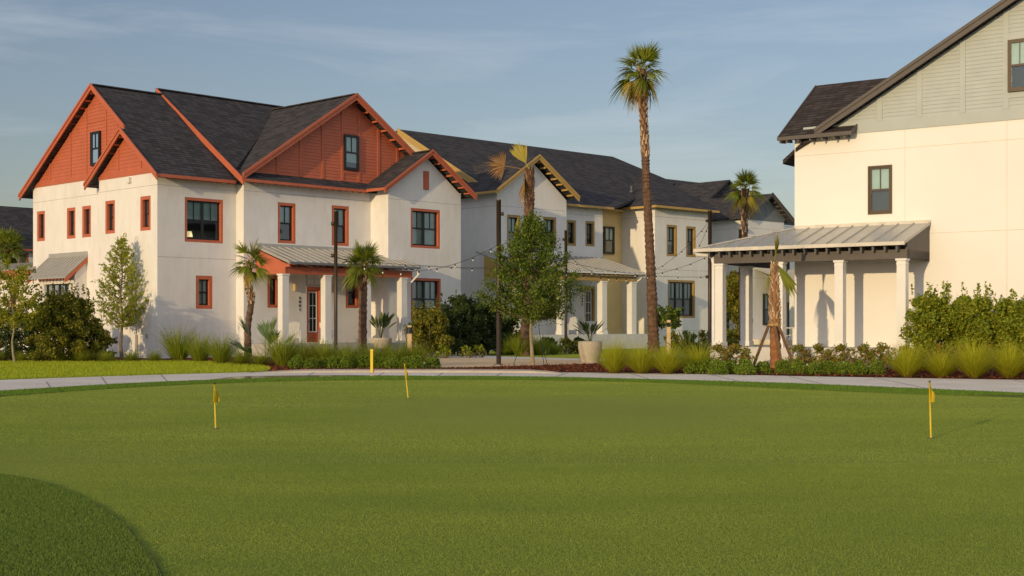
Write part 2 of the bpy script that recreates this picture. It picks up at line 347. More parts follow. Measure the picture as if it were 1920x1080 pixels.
# ================================================================== GROUND
def polyZ(name,pts,mat,label=None,kind='structure',top=None,th=None,cat=None):
    m=MB()
    if th: m.slab(pts,(0,0,-th))
    else: m.face(pts)
    o=m.build(name,mat); tag(o,label,cat,None,kind); return o
def concrete():
    m,n,b,o=newmat('concrete'); v=coords(n); t=noise(n,.5,6,.65,v); t2=noise(n,9,6,.7,v)
    r=ramp(n,t.outputs['Fac'],[(.3,(.66,.59,.51)),(.7,(.84,.77,.68))]); r2=ramp(n,t2.outputs['Fac'],[(.3,(.86,.86,.86)),(.7,(1.06,1.05,1.04))])
    n.links.new(mul(n,r.outputs[0],r2.outputs[0]),b.inputs['Base Color']); b.inputs['Roughness'].default_value=.85; b.inputs['Specular IOR Level'].default_value=.2; return m
CONC=concrete()
GREEN=turf('putting_turf',(.13,.19,.03),(.16,.22,.034),(.19,.24,.04),sc=90,bs=.6)
FRINGE=turf('fringe_turf',(.10,.15,.02),(.12,.17,.022),(.14,.19,.028),sc=70,bs=1,sheen=.1)
LAWN=turf('lawn_grass',(.20,.29,.015),(.25,.33,.018),(.30,.35,.025),sc=30,bs=1)
SOIL=simple('dark_soil_grass',(.05,.07,.02),.95,.3,1)
MULCH=None
def mulchm():
    m,n,b,o=newmat('pine_mulch'); v=coords(n,(1,1.6,1)); t=noise(n,9,8,.8,v); t2=noise(n,.8,4,.6,v)
    r=ramp(n,t.outputs['Fac'],[(.33,(.035,.010,.005)),(.52,(.14,.035,.014)),(.7,(.28,.085,.035))]); r2=ramp(n,t2.outputs['Fac'],[(.35,(.6,.6,.6)),(.65,(1.15,1.1,1))])
    n.links.new(mul(n,r.outputs[0],r2.outputs[0]),b.inputs['Base Color']); b.inputs['Roughness'].default_value=.95; b.inputs['Specular IOR Level'].default_value=.1
    bump(n,b,t.outputs['Fac'],1,.08); return m
MULCH=mulchm()
SAND=simple('tan_paver',(.74,.54,.32),.9,.1,2,.4,.01,30)
def smooth(pts,k=6):
    out=[]; n=len(pts)
    for i in range(n-1):
        p0=Vector(pts[max(i-1,0)]);p1=Vector(pts[i]);p2=Vector(pts[i+1]);p3=Vector(pts[min(i+2,n-1)])
        for j in range(k):
            t=j/k; out.append(.5*((2*p1)+(-p0+p2)*t+(2*p0-5*p1+4*p2-p3)*t*t+(-p0+3*p1-3*p2+p3)*t**3))
    out.append(Vector(pts[-1])); return out
m=MB(); m.face([(-900,-200,0),(900,-200,0),(900,1800,0),(-900,1800,0)]); tag(m.build('ground',SOIL),None,None,None,'structure')
gfar=smooth([gr(*p) for p in [(-500,795),(-200,765),(0,747.5),(250,730),(500,719),(700,716),(960,715.5),(1200,720),(1400,729),(1650,740.5),(1920,750),(2250,768),(2700,800)]])
ffar=smooth([gr(*p) for p in [(-500,770),(-200,752),(0,737),(250,722),(480,713),(700,709),(960,709),(1200,714),(1500,723),(1920,741),(2250,754),(2700,775)]])
sfar=smooth([gr(*p) for p in [(-500,738),(-200,723),(0,713),(300,703),(500,698.5),(1050,699),(1300,701),(1500,706),(1920,713),(2250,719),(2700,727)]])
def withz(L,z): return [Vector((p[0],p[1],z)) for p in L]
polyZ('sidewalk',withz(sfar,.012)+withz(reversed(ffar),.012)[:],CONC,None)
# fringe ring slab and the green sheet
ring=withz(ffar,.05)+withz(reversed(gfar),.05)
polyZ('fringe',ring,FRINGE,th=.045)
# green: sheet with soft undulation
def green_sheet():
    far=gfar; m=MB(); rows=[]; n=40
    for p in far:
        rows.append([Vector((p.x*(1-k/n)+ (p.x*.55)*(k/n), p.y*(1-k/n)+(-12)*(k/n),0)) for k in range(n+1)])
    W_=len(rows)
    for rrow in rows:
        for k,p in enumerate(rrow):
            e=min(1,k/4); z=.040+e*(.010*math.sin(p.x*.35+1.3)*math.cos(p.y*.28)) 
            m.v.append((p.x,p.y,z))
    for i in range(W_-1):
        for k in range(n):
            a=i*(n+1)+k; m.f.append((a,a+1,a+n+2,a+n+1))
    return m.build('putting_green',GREEN,smooth=True)
tag(green_sheet(),None,None,None,'structure')
nf=smooth([gr(*p,.065) for p in [(-420,880),(-150,872),(0,886),(100,906),(200,955),(262,1012),(306,1080),(335,1180),(350,1330)]],8)
polyZ('fringe',withz(nf,.048)+[Vector((-2.0,-3,.048)),Vector((-9,-3,.048)),Vector((-9,12,.048))],FRINGE,th=.045)
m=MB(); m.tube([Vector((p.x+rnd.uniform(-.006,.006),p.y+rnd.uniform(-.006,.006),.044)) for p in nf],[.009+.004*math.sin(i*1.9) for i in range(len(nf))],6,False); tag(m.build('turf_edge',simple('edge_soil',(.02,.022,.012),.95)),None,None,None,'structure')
# concrete joints, curb
m=MB()
for (a,b,c,d) in [(87,716,97,731),(300,701,320,722),(590,698,560,712),(-60,720,-50,742),(1065,699,1030,710),(1330,702,1400,718),(1180,700,1225,713),(1480,705.5,1560,724),(940,699,925,709),(720,698.5,700,709),(190,707,204,726),(1640,708,1760,733),(1900,713,2050,742),(830,699,815,709)]:
    p,q=gr(a,b,.013),gr(c,d,.013); m.bar(p+Vector((0,0,.002)),q+Vector((0,0,.002)),.022,.006)
tag(m.build('sidewalk_joints',simple('dark_joint',(.20,.18,.16),.9)),None,None,None,'structure')  # thin strips in the joints' own dark tone
cu=smooth([gr(p,y) for p,y in [(470,699.0),(600,697.5),(760,697.2),(900,697.5),(1010,698.5),(1055,699.5)]],5)
m=MB()
for i in range(len(cu)-1):
    a,b=cu[i],cu[i+1]; n_=Vector((0,1,0)); 
    ha=.075*min(1,i/4,(len(cu)-1-i)/6)+.014; hb_=.075*min(1,(i+1)/4,(len(cu)-2-i)/6)+.014; m.hexa([a+Vector((0,-.8,0)),b+Vector((0,-.8,0)),b,a,a+Vector((0,-.75,ha*.8)),b+Vector((0,-.75,hb_*.8)),b+Vector((0,0,hb_)),a+Vector((0,0,ha))])
tag(m.build('kerb',simple('kerb_concrete',(.50,.42,.32),.9,.12,3)),None,None,None,'structure')
def wetm():
    m,n,b,o=newmat('wet_concrete'); v=coords(n); t=noise(n,1.1,5,.6,v); r=ramp(n,t.outputs['Fac'],[(.35,(.07,.06,.055)),(.65,(.14,.12,.10))]); n.links.new(r.outputs[0],b.inputs['Base Color'])
    b.inputs['Roughness'].default_value=.16; b.inputs['Specular IOR Level'].default_value=.6; return m
pud=smooth([gr(*p,.0) for p in [(395,712.5),(440,707.5),(500,705.5),(620,704.5),(720,704.8),(800,705.5),(770,707.3),(690,708.6),(600,709.2),(500,711.5),(430,713.5),(395,712.5)]],5)
polyZ('puddle',withz(pud[:-1],.0165),wetm())
# lawns, mulch beds, paths
mul_bed=smooth([gr(*p) for p in [(-500,702),(-100,682),(0,679),(290,677.5),(440,682),(500,690),(505,698.5)]],5)+[gr(1050,699)]+smooth([gr(*p) for p in [(1060,699),(1300,701),(1500,706),(1920,713),(2250,719),(2700,727)]],5)
pts=withz(mul_bed,.02)+[Vector((45,48,.02)),Vector((45,64,.02)),Vector((-60,64,.02)),Vector((-60,50,.02))]
mul_poly=list(pts); polyZ('mulch_bed',pts,MULCH)
lw=smooth([gr(*p) for p in [(-500,702),(-100,682),(0,679.5),(290,677.5),(440,682),(498,689),(505,695),(470,698.5),(300,703.3),(0,713.3),(-200,723.3),(-500,738)]],6)
polyZ('lawn',withz(lw,.03),LAWN,th=.02)
G=lambda L,z:[gr(*p,z) for p in L]
polyZ('tan_path',withz(G([(775,689),(800,676),(830,671),(940,671.5),(1110,674),(1150,676),(1120,683),(935,688.5),(850,691)],0),.028),SAND)
polyZ('concrete_path',withz(G([(770,676),(782,665),(960,655),(1110,648),(1440,641),(1460,655),(1440,664),(1110,677.5),(940,674),(840,672.5)],0),.032),CONC)
polyZ('small_lawn',withz(G([(832,664),(960,656.8),(1110,650.5),(1440,643.5),(1450,652),(1400,662),(1110,674.5),(945,669.5)],0),.038),LAWN)
polyZ('far_lawn',withz([gr(1180,655),gr(1620,655),Vector((60,110,0)),Vector((10,110,0))],.024),LAWN)
# ================================================================== ORANGE HOUSE
A=Fr(295,55.7,43.74); tB=-.577; tC=-1.878; ZE=8.0; s1=3.987
HZ=(4.37,7.44)
oh=thing('house','white stucco house with orange painted gables and trim, number 3001 by its door','house',A.p(6,3,0))
f1=Face(A,'L',.35); f2=Face(A,'L',0.0); fA=Face(A,'F',0.0); fB=Face(A,'F',tB); fC=Face(A,'F',tC); fr1=Face(A,'L',s1); fr2=Face(A,'L',11.332)
tG2=4.92; T1=12.0
h1=[f1.rect(69.4,84.2,396.8,452.9),f1.rect(125.3,141.3,390.5,448.2),f1.rect(154,170.5,387,445.6)]
h2=[f2.rect(197.4,215.5,377.2,439),f2.rect(263,282.5,369,433.2)]
hA=[fA.rect(346.5,418.6,369.2,453),fA.rect(367.3,398.8,516.5,579)]
hBu=[fB.rect(521,554.7,379,455.5),fB.rect(622,654.5,384.5,460)]
hBl=[fB.rect(501.5,523.5,516,577),fB.rect(648.3,673,520,577.5)]
hD=fB.rect(575.3,603.5,537.5,642)
hCu=[fC.rect(770.2,825.4,389.6,463.8),fC.rect(770.4,826.5,520.8,600)]
m=MB()
wall(m,f1,tG2,T1,0,8.18,h1); wall(m,f2,0,tG2,0,8.0,h2); wall(m,fA,0,s1,0,8.1,hA); wall(m,fr1,tB,0,0,8.1)
wall(m,fB,s1,11.332,0,8.2,hBu+hBl+[hD]); wall(m,fr2,tC,tB,0,7.98); 
cs=13.75; CW=(11.332,16.16)
wall(m,fC,CW[0],CW[1],0,8.0,hCu)
m.face([fC.P(CW[0],8.0),fC.P(CW[1],8.0),fC.P(cs,9.72)])
m.face([f2.P(tG2,0),f2.P(tG2,8),A.p(.35,tG2,8.),A.p(.35,tG2,0)])
fr3=Face(A,'L',16.16); wall(m,fr3,tC,T1,0,8.1); fbk=Face(A,'F',T1); wall(m,fbk,.35,16.16,0,8.1)
m.build('wall',STUCCO,oh)
m=MB(); joints(m,f1,tG2,T1,HZ[1:],h1); joints(m,f2,0,tG2,HZ[1:],h2); joints(m,fA,0,s1,HZ,hA); joints(m,fB,s1,11.33,HZ[1:],hBu); joints(m,fC,CW[0],CW[1],(4.37,7.5),hCu)
each(m,'wall_joint',JOINT,oh)
for i,h in enumerate(h1+h2): window(oh,f1 if i<3 else f2,h,ORANGE,1,True,casing=.15,lower_blind=.3)
window(oh,fA,hA[0],ORANGE,2,casing=.12,deep=.6); window(oh,fA,hA[1],ORANGE,1,True,rows=1,casing=.16,lower_blind=.9)
for h in hBu: window(oh,fB,h,ORANGE,1,casing=.13)
for h in hBl: window(oh,fB,h,ORANGE,1,casing=.14)
window(oh,fC,hCu[0],ORANGE,2,casing=.12,lower_blind=.9); window(oh,fC,hCu[1],ORANGE,2,casing=.12,lower_blind=.5)
# roofs
slopeF=.757; zr=12.40; tr=5.6
def zA(t): return 7.85+(t+.5)*(zr-7.85)/(tr+.5)
tG=2.45
m=MB()
P_,o_=rslab(A,[(-.35,-.5,zA(-.5)),(4.05,-.5,zA(-.5)),(4.05,tr,zr),(-.02,tr,zr),(-.02,tG,zA(tG)),(-.35,tG,zA(tG))]); m.slab(P_,o_)
P_,o_=rslab(A,[(-.02,tr,zr),(16.6,tr,zr),(16.6,12.6,7.85),(-.02,12.6,7.85)]); m.slab(P_,o_)
P_,o_=rslab(A,[(-.35,tG,zA(tG)),(.33,tG,zA(tG)),(.33,5.55,7.85),(-.35,5.55,7.85)]); m.slab(P_,o_)
zrB=12.72; trB=6.05
def zB(t): return 7.92+(t+1.05)*(zrB-7.92)/(trB+1.05)
P_,o_=rslab(A,[(3.62,-1.05,zB(-1.05)),(11.0,-1.05,zB(-1.05)),(11.4,-1.05,zB(-1.05)),(16.6,-1.05,zB(-1.05)),(16.6,trB,zrB),(3.62,trB,zrB)])
# front slope of the raised part, cut where the cross gable stands
m.slab([A.p(3.62,-.45,zB(-.45)),A.p(3.62,trB,zrB),A.p(16.6,trB,zrB),A.p(16.6,trB-.4,zB(trB-.4)),A.p(10.1,5.4,zB(5.4))],(0,0,-.16))
m.slab([A.p(3.62,trB,zrB),A.p(16.6,trB,zrB),A.p(16.6,13.0,8.0),A.p(3.62,13.0,8.0)],(0,0,-.15))
m.slab([A.p(3.62,-1.05,zB(-1.05)),A.p(11.5,-1.05,zB(-1.05)),A.p(11.5,-.40,zB(-.40)+.0),A.p(3.62,-.40,zB(-.40))],(0,0,-.14))
# cross gable D
sD=10.1; zD=12.44; sDl=3.7; sDr=16.5; zDe=8.16
m.slab([A.p(sDl,-1.0,zDe),A.p(sD,-1.0,zD),A.p(sD,5.9,zD),A.p(sDl,-.2,zDe)],(0,0,-.16))
m.slab([A.p(sDr,-1.0,zDe),A.p(sD,-1.0,zD),A.p(sD,5.9,zD),A.p(sDr,5.9,zDe)],(0,0,-.16))
# front gable C
zC=9.97; zCe=7.98; kC=(zC-zCe)/3.0
m.slab([A.p(cs-3.05,tC-.5,zC-3.05*kC),A.p(cs,tC-.5,zC),A.p(cs,1.8,zC),A.p(cs-3.05,-.5,zC-3.05*kC)],(0,0,-.14))
m.slab([A.p(cs+2.95,tC-.5,zC-2.95*kC),A.p(cs,tC-.5,zC),A.p(cs,1.8,zC),A.p(cs+2.95,1.8,zC-2.95*kC)],(0,0,-.14))
roof=m.build('roof',SH_A,oh)
# ridge caps
m=MB()
for a,b in (((-.02,tr,zr),(3.6,tr,zr)),((3.62,trB,zrB),(16.6,trB,zrB)),((sD,-1.0,zD),(sD,5.9,zD)),((cs,tC-.5,zC),(cs,1,zC))): m.bar(A.p(*a)+Vector((0,0,.01)),A.p(*b)+Vector((0,0,.01)),.3,.05)
each(m,'ridge_cap',SH_A,roof)
# gable walls: orange siding on left face
gL=lambda z:.0
k1f=(zr-7.85)/(tr+.5); k1b=(zr-7.85)/(12.6-tr)
m=MB()
frt=Face(A,'L',.35)
siding(m,frt,None,8.36,12.2,lambda z:max(0.05,tr-(zr-.18-z)/k1f),lambda z:min(12.05,tr+(zr-.18-z)/k1b))
siding(m,f2,None,8.22,zA(tG)-.16,lambda z:tG-(zA(tG)-.17-z)/k1f,lambda z:min(4.9,tG+(zA(tG)-.17-z)/k1f))
m.build('gable_siding',ORANGE,oh)
m=MB()
frt.blk(m,tG2,12.0,8.16,8.38,-.02,.04); f2.blk(m,.12,tG2,7.98,8.24,-.02,.035)
for t in (10.2,8.2,6.7,4.9,3.9):
    zt=(zr-.2-(tr-t)*k1f) if t<tr else zr-.2-(t-tr)*k1b
    frt.blk(m,t-.07,t+.07,8.38,zt,.0,.042)
frt.blk(m,5.0,6.6,10.75,10.9,0,.040)
for t in (1.3,3.2):
    zt=zA(tG)-.22-abs(t-tG)*k1f; f2.blk(m,t-.06,t+.06,8.24,zt,0,.04)
# gable D siding frame boards
fD=Face(A,'F',tB+.1)
each(m,'trim_board',ORANGE,oh)
wg=frt.rect(172,189,248.5,312,.04); window(oh,frt,(wg[0],wg[1],wg[2],wg[3]),None,1,depth=.01,front=.05)
kD=(zD-zDe)/(sD-sDl)
m=MB(); siding(m,fD,None,8.3,zD-.2,lambda z:sD-(zD-.19-z)/kD,lambda z:sD+(zD-.19-z)/kD,step=.15); m.build('gable_siding',ORANGE,oh)
m=MB()
for px in (520,563,604.5,641.5,672.5,709,744.5):
    a=fD.A(px); zt=zD-.24-abs(a-sD)*kD
    fD.blk(m,a-.075,a+.075,8.32,zt,0,.045)
ga=(fD.A(641.5)+.075,fD.A(672.5)-.075)
fD.blk(m,ga[0],ga[1],fD.Z(250,ga[0]),fD.Z(245.5,ga[0]),0,.043); fD.blk(m,ga[0],ga[1],fD.Z(325,ga[0]),fD.Z(319,ga[0]),0,.043)
each(m,'trim_board',ORANGE,oh)
wg=fD.rect(643,670.5,252,318); window(oh,fD,wg,None,1,depth=.01,lower_blind=.6)
# vent on C
m=MB(); q=fC.rect(793.5,803,320.5,355); fC.blk(m,q[0],q[1],q[2],q[3],0,.06); fC.blk(m,q[0]+.05,q[1]-.05,q[2]+.05,q[3]-.05,.06,.075); m.build('gable_vent',ORANGE,oh)
# rake boards, fascias, rafter tails
m=MB(); fx=Face(A,'L',-.02)
gable_boards(m,fx,(tr,zr+.03),(12.7,7.83),.03); gable_boards(m,fx,(tr,zr+.03),(tG+.2,zA(tG+.2)+.03),.03)
fy=Face(A,'L',-.35)
gable_boards(m,fy,(tG,zA(tG)+.03),(5.6,7.83),.03); gable_boards(m,fy,(tG,zA(tG)+.03),(-.58,zA(-.58)+.03),.03)
fz=Face(A,'L',3.62); gable_boards(m,fz,(trB,zrB+.03),(-1.1,zB(-1.1)+.03),.03,h=.3)
fDr=Face(A,'F',-1.0); gable_boards(m,fDr,(sD,zD+.03),(sDl-.05,zDe),.03,h=.3); gable_boards(m,fDr,(sD,zD+.03),(sDr,zDe+.02),.03,h=.3)
fCr=Face(A,'F',tC-.5); gable_boards(m,fCr,(cs,zC+.03),(cs-3.08,zC-3.06*kC),.03,h=.24); gable_boards(m,fCr,(cs,zC+.03),(cs+3.02,zC-3.0*kC),.03,h=.24)
# eave fascias
m.bar(A.p(-.3,-.53,zA(-.5)-.07),A.p(3.6,-.53,zA(-.5)-.07),.04,.14); m.bar(A.p(3.66,-1.08,zB(-1.05)-.07),A.p(10.68,-1.08,zB(-1.05)-.07),.04,.13)
m.bar(A.p(cs-3.1,tC-.5,zCe-.1),A.p(cs-3.1,-1.1,zCe-.1),.04,.13)
each(m,'rake_board',ORANGE,oh)
m=MB()
rafters_bar(m,fA,.1,3.5,8,zA(-.5)-.12,.6,.5,.0); rafters_bar(m,fB,s1+.1,10.9,17,zB(-1.05)-.12,.6,.47,.0)
purlins(m,frt,(tr,zr-.2),(12.5,8.1),14,.0,.36,.08); purlins(m,f2,(tG,zA(tG)-.2),(5.4,8.05),6,0,.34,.08)
purlins(m,fD,(sD,zD-.2),(sDr,zDe-.1),11,.0,.5,.08); purlins(m,fC,(cs,zC-.18),(cs+2.9,zCe-.02),7,0,.47,.08)
rf=Face(A,'L',11.332)
each(m,'rafter_tail',ORANGE,oh)
# wall box on left gable
m=MB(); q=f2.rect(241,247,333,343.5); f2.blk(m,q[0],q[1],q[2],q[3],0,.14); m.build('wall_vent',WHITE,oh)
m=MB(); q=f2.rect(274.5,277.5,626,633.5); f2.blk(m,q[0],q[1],q[2],q[3],0,.05); q=f2.rect(256,259,628,664); f2.blk(m,q[0],q[1],q[2],q[3],0,.06); each(m,'utility_box',simple('utility_grey',(.35,.33,.28)),oh)
# bay with lean-to roof on left face
fb=Face(A,'L',-.26); hb=(7.14,9.74,1.2,3.45)
m=MB(); wall(m,fb,6.68,10.17,0,3.75,[hb]); 
for t in (6.68,10.17):
    m.face([A.p(-.26,t,0),A.p(.35,t,0),A.p(.35,t,4.5),A.p(-.26,t,3.75)])
m.build('bay_wall',STUCCO,oh)
window(oh,fb,hb,WHITE,4,False,casing=.08,lower_blind=.95,top=1.0)
r_=metal_roof(oh,f1,6.6,10.3,-.0,4.68,1.12,3.66,12,'lean_to_roof')
m=MB(); 
for t in (6.62,10.28): 
    m.hexa([A.p(-.78,t-.03,3.38),A.p(-.78,t+.03,3.38),A.p(.35,t+.03,4.4),A.p(.35,t-.03,4.4),A.p(-.78,t-.03,3.59),A.p(-.78,t+.03,3.59),A.p(.35,t+.03,4.61),A.p(.35,t-.03,4.61)])
m.build('lean_to_fascia',ORANGE,r_)
m=MB(); rafters_bar(m,f1,6.8,10.1,10,3.58,.9,1.08,.6,.06,.1); each(m,'rafter_tail',ORANGE,r_)
m=MB(); f1.blk(m,6.6,10.3,4.64,4.86,0,.05); m.build('flashing',METAL,r_)
# rear low wing
fw=Face(A,'L',.55); m=MB(); hw=[(14.2,14.9,1.7,3.2)]
wall(m,fw,T1+.01,19.5,0,3.95,hw); m.build('wing_wall',STUCCO,oh)
window(oh,fw,hw[0],ORANGE,1,casing=.1)
r_=metal_roof(oh,fw,T1-.3,19.8,-2.5,4.75,.55,4.22,16,'wing_roof')
m=MB(); fw.blk(m,T1-.3,19.8,3.9,4.14,.42,.47); 
for i in range(22): fw.blk(m,T1+.1+i*.33,T1+.16+i*.33,3.78,4.0,.02,.42)
m.build('wing_fascia',ORANGE,r_)
# porch of the orange house
pL,pR=4.84,11.95; PD=2.1; PZ=.6
m=MB(); fB.blk(m,4.3,12.1,0,PZ,.01,2.5); m.build('porch_floor',simple('porch_concrete',(.45,.43,.40),.85,.08,2),oh)
pr=metal_roof(oh,fB,pL-.25,pR+.25,0.02,4.98,PD+.45,4.2,18)
m=MB(); fB.blk(m,pL-.25,11.2,4.93,5.12,0,.06); m.build('flashing',METAL,pr)
m=MB(); # left end panel and beam
m.hexa([fB.P(pL-.24,3.69,.02),fB.P(pL-.14,3.69,.02),fB.P(pL-.14,3.69,PD-.2),fB.P(pL-.24,3.69,PD-.2),fB.P(pL-.24,4.86,.02),fB.P(pL-.14,4.86,.02),fB.P(pL-.14,4.27,PD-.2),fB.P(pL-.24,4.27,PD-.2)])
m.hexa([fB.P(pL-.24,3.69,PD-.2),fB.P(pL-.14,3.69,PD-.2),fB.P(pL-.14,3.69,PD+.13),fB.P(pL-.24,3.69,PD+.13),fB.P(pL-.24,4.24,PD-.2),fB.P(pL-.14,4.24,PD-.2),fB.P(pL-.14,4.17,PD+.13),fB.P(pL-.24,4.17,PD+.13)])
fB.blk(m,pL-.24,pL-.141,3.98,4.13,PD+.13,PD+.42)
fB.blk(m,pL-.13,pR+.1,3.69,4.02,PD-.14,PD+.12)
m.build('porch_beam',ORANGE,pr)
m=MB(); rafters_bar(m,fB,pL,pR+.1,19,4.12,.35,PD+.40,PD-.3,.06,.15); each(m,'rafter_tail',ORANGE,pr)
m=MB(); m.bar(fB.P(pL-.25,4.15,PD+.5),fB.P(pR+.25,4.15,PD+.5),.1,.1); m.build('gutter',simple('gutter_metal',(.22,.23,.23),.4,.05,2,metal=.5),pr)
m=MB(); m.face([fB.P(pL,3.98,.02),fB.P(pR,3.98,.02),fB.P(pR,3.98,PD),fB.P(pL,3.98,PD)]); m.build('porch_ceiling',WHITE,pr)
for a in (4.6,6.95,9.28,11.5): column(oh,fB,a,PD,PZ,3.69,.34)
m=MB(); q=fB.P(pR+.15,4.08,PD+.42); m.tube([q,q+Vector((.05,0,-.25)),q+Vector((-.25,.15,-.55)),fB.P(11.85,3.3,PD-.05),fB.P(11.85,.3,PD-.05)],.05,8); m.build('downspout',WHITE,oh,True)
# door
def door(root,fc,r,mat,z_floor,lite_mun=True):
    a0,a1,z0,z1=r; z0=z_floor
    m=MB(); fc.blk(m,a0,a0+.1,z0,z1,-.24,-.02); fc.blk(m,a1-.1,a1,z0,z1,-.24,-.02); fc.blk(m,a0+.1,a1-.1,z1-.12,z1,-.24,-.021)
    d=m.build('door',mat,root)
    m=MB(); fc.blk(m,a0+.1,a1-.1,z0,z1-.12,-.2,-.15); m.build('door_leaf',mat,d)
    b0,b1,y0,y1=a0+.24,a1-.24,z0+.55,z1-.28
    m=MB(); w=.05
    fc.blk(m,b0-w,b0,y0-w,y1+w,-.15,-.12); fc.blk(m,b1,b1+w,y0-w,y1+w,-.15,-.12); fc.blk(m,b0,b1,y1,y1+w,-.15,-.121); fc.blk(m,b0,b1,y0-w,y0,-.15,-.121)
    c=(b0+b1)/2; fc.blk(m,c-.015,c+.015,y0,y1,-.14,-.122)
    for i in (1,2): zz=y0+(y1-y0)*i/3; fc.blk(m,b0,b1,zz-.015,zz+.015,-.14,-.123)
    m.build('glazing_bars',WHITE,d)
    m=MB(); fc.blk(m,b0,b1,y0,y1,-.148,-.142); m.build('glass_panel',simple('dark_glass',(.01,.015,.014),.08,.3,2),d)
    m=MB(); m.tube([fc.P(a0+.17,z0+1.0,-.15),fc.P(a0+.17,z0+1.0,-.09),fc.P(a0+.27,z0+1.0,-.08)],.018,6); m.build('handle',BLACK,d)
    return d
hD=(hD[0],hD[1],hD[2],hD[3])
door(oh,fB,hD,ORANGE,PZ)
m=MB(); fB.blk(m,hD[0]-.05,hD[1]+.05,hD[3]+.02,hD[3]+.12,0,.05); fB.blk(m,hD[0]-.05,hD[0]+.01,hD[3]+.12,hD[3]+.62,0,.04); fB.blk(m,hD[1]-.01,hD[1]+.05,hD[3]+.12,hD[3]+.62,0,.04)
fB.blk(m,hD[0]+.1,hD[1]-.1,hD[3]+.35,hD[3]+.37,0,.03); c=(hD[0]+hD[1])/2
fB.blk(m,c-.012,c+.012,hD[3]+.15,hD[3]+.6,0,.028)
m.build('door_header',simple('header_stone',(.5,.47,.42)),oh)
def wall_lamp(root,fc,px,py,s=1):
    a=fc.A(px); z=fc.Z(py,a); m=MB(); fc.blk(m,a-.07*s,a+.07*s,z-.16*s,z+.16*s,.0,.13); fc.blk(m,a-.085*s,a+.085*s,z+.16*s,z+.18*s,0,.145); m.build('wall_lamp',LAMPM,root)
wall_lamp(oh,fB,552.5,539); wall_lamp(oh,fB,625,541)
a=fB.A(562); text_part('3001',fB,a,fB.Z(561,a),.012,.17,BLACK,oh)
def table_lamp(p,label,lit):
    t=thing('table_lamp',label,'lamp',p); m=MB(); m.tube([p+Vector((0,0,-.25)),p],[.05,.02],8); m.build('base',BRONZEF,t)
    mm,n_,b_,o_=newmat('lamp_shade_cloth'); b_.inputs['Base Color'].default_value=(.8,.7,.5,1)
    if lit: b_.inputs['Emission Color'].default_value=(1,.72,.35,1); b_.inputs['Emission Strength'].default_value=.9
    m=MB(); m.tube([p,p+Vector((0,0,.24))],[.15,.10],12); m.build('shade',mm,t)
h=hA[0]; table_lamp(fA.P(h[0]+.42,h[2]+.24,-.30),'small lit lamp behind the wide upper window of the orange trimmed house',True)
# ================================================================== YELLOW HOUSE
Yf=Fr(932,72.6,47,1.1,-.155)
yh=thing('house','white stucco house with mustard yellow trim and metal roofed porch behind the oak','house',Yf.p(8,4,0))
eE=Face(Yf,'F',0.0); eW=Yf.S(1062,0); eL=Face(Yf,'L',0.0); tF=.9; fF=Face(Yf,'F',tF); sF1=Yf.S(1130,tF); 
sH=Yf.S(1228,0); tG_=Yf.T(1166,sH); fGg=Face(Yf,'F',tG_); hL=Face(Yf,'L',sH); hH=Face(Yf,'F',0.0); sH1=Yf.S(1330,0)
wE=[eE.rect(950.5,976,402,466),eE.rect(1018.5,1043,406,462),eE.rect(1018,1043,535,598)]
wF=[fF.rect(1062.5,1080,412,460.5),fF.rect(1097.5,1115,414,461.5)]
dF=fF.rect(1096,1116,537,602)
wG=fGg.rect(1130.5,1143,424.5,476); wG=(max(wG[0],sF1+.35),wG[1]+.3,wG[2],wG[3])
wH=[hH.rect(1250,1270,421,480),hH.rect(1286.5,1305,424,481.5),hH.rect(1252,1303.5,524.5,596)]
wEl=[(3.3,4.3,5.2,6.6)]
m=MB()
wall(m,eE,0,eW,0,8.05,wE); m.face([eE.P(0,8.05),eE.P(eW,8.05),eE.P(2.49,9.85)]); wall(m,eL,0,9,0,8.2,wEl)
frE=Face(Yf,'L',eW); wall(m,frE,0,tF,0,8.05); wall(m,fF,eW,sF1,0,8.1,wF+[dF]); frF=Face(Yf,'L',sF1); wall(m,frF,tF,tG_,0,8.1)
wall(m,hL,0,tG_,0,8.2); wall(m,hH,sH,sH1,0,8.2,wH); hR=Face(Yf,'L',sH1); wall(m,hR,0,9,0,8.2)
m.build('wall',STUCCO,yh)
m=MB(); joints(m,eE,0,eW,(4.37,7.47),wE); joints(m,eL,0,9,(4.37,7.47),wEl); joints(m,fF,eW,sF1,HZ[1:],wF); joints(m,hH,sH,sH1,(4.6,7.6,1.1),wH); joints(m,hL,0,tG_,(7.6,)); each(m,'wall_joint',JOINT,yh)
m=MB(); siding(m,fGg,None,0,8.1,lambda z:sF1,lambda z:sH,step=.18); fGg.blk(m,sF1+.75,sF1+.9,5.0,8.1,0,.04); fGg.blk(m,sF1,sH,6.75,6.95,0,.041); m.build('siding_panel',YSIDE,yh)
MUSTARD_SHADE=simple('shaded_mustard_paint',(.36,.235,.075),.6,.08,2)  # mustard darkened in its colour for the shade on the window surrounds
for h in wE: window(yh,eE,h,MUSTARD_SHADE,1,casing=.13)
for h in wF: window(yh,fF,h,MUSTARD_SHADE,1,rows=1,casing=.13,lower_blind=.4)
window(yh,fGg,wG,None,1,depth=.01)
window(yh,hH,wH[0],MUSTARD_SHADE,1,casing=.13,lower_blind=.3); window(yh,hH,wH[1],MUSTARD_SHADE,1,casing=.13,lower_blind=.1); window(yh,hH,wH[2],MUSTARD_SHADE,3,casing=.12)
window(yh,eL,wEl[0],None,1,depth=.01)
door(yh,fF,dF,MUSTARD,.95); wall_lamp(yh,fF,1089,541,1.1)
a=fF.A(1091.5); text_part('3005',fF,a,fF.Z(556,a),.012,.17,BLACK,yh)
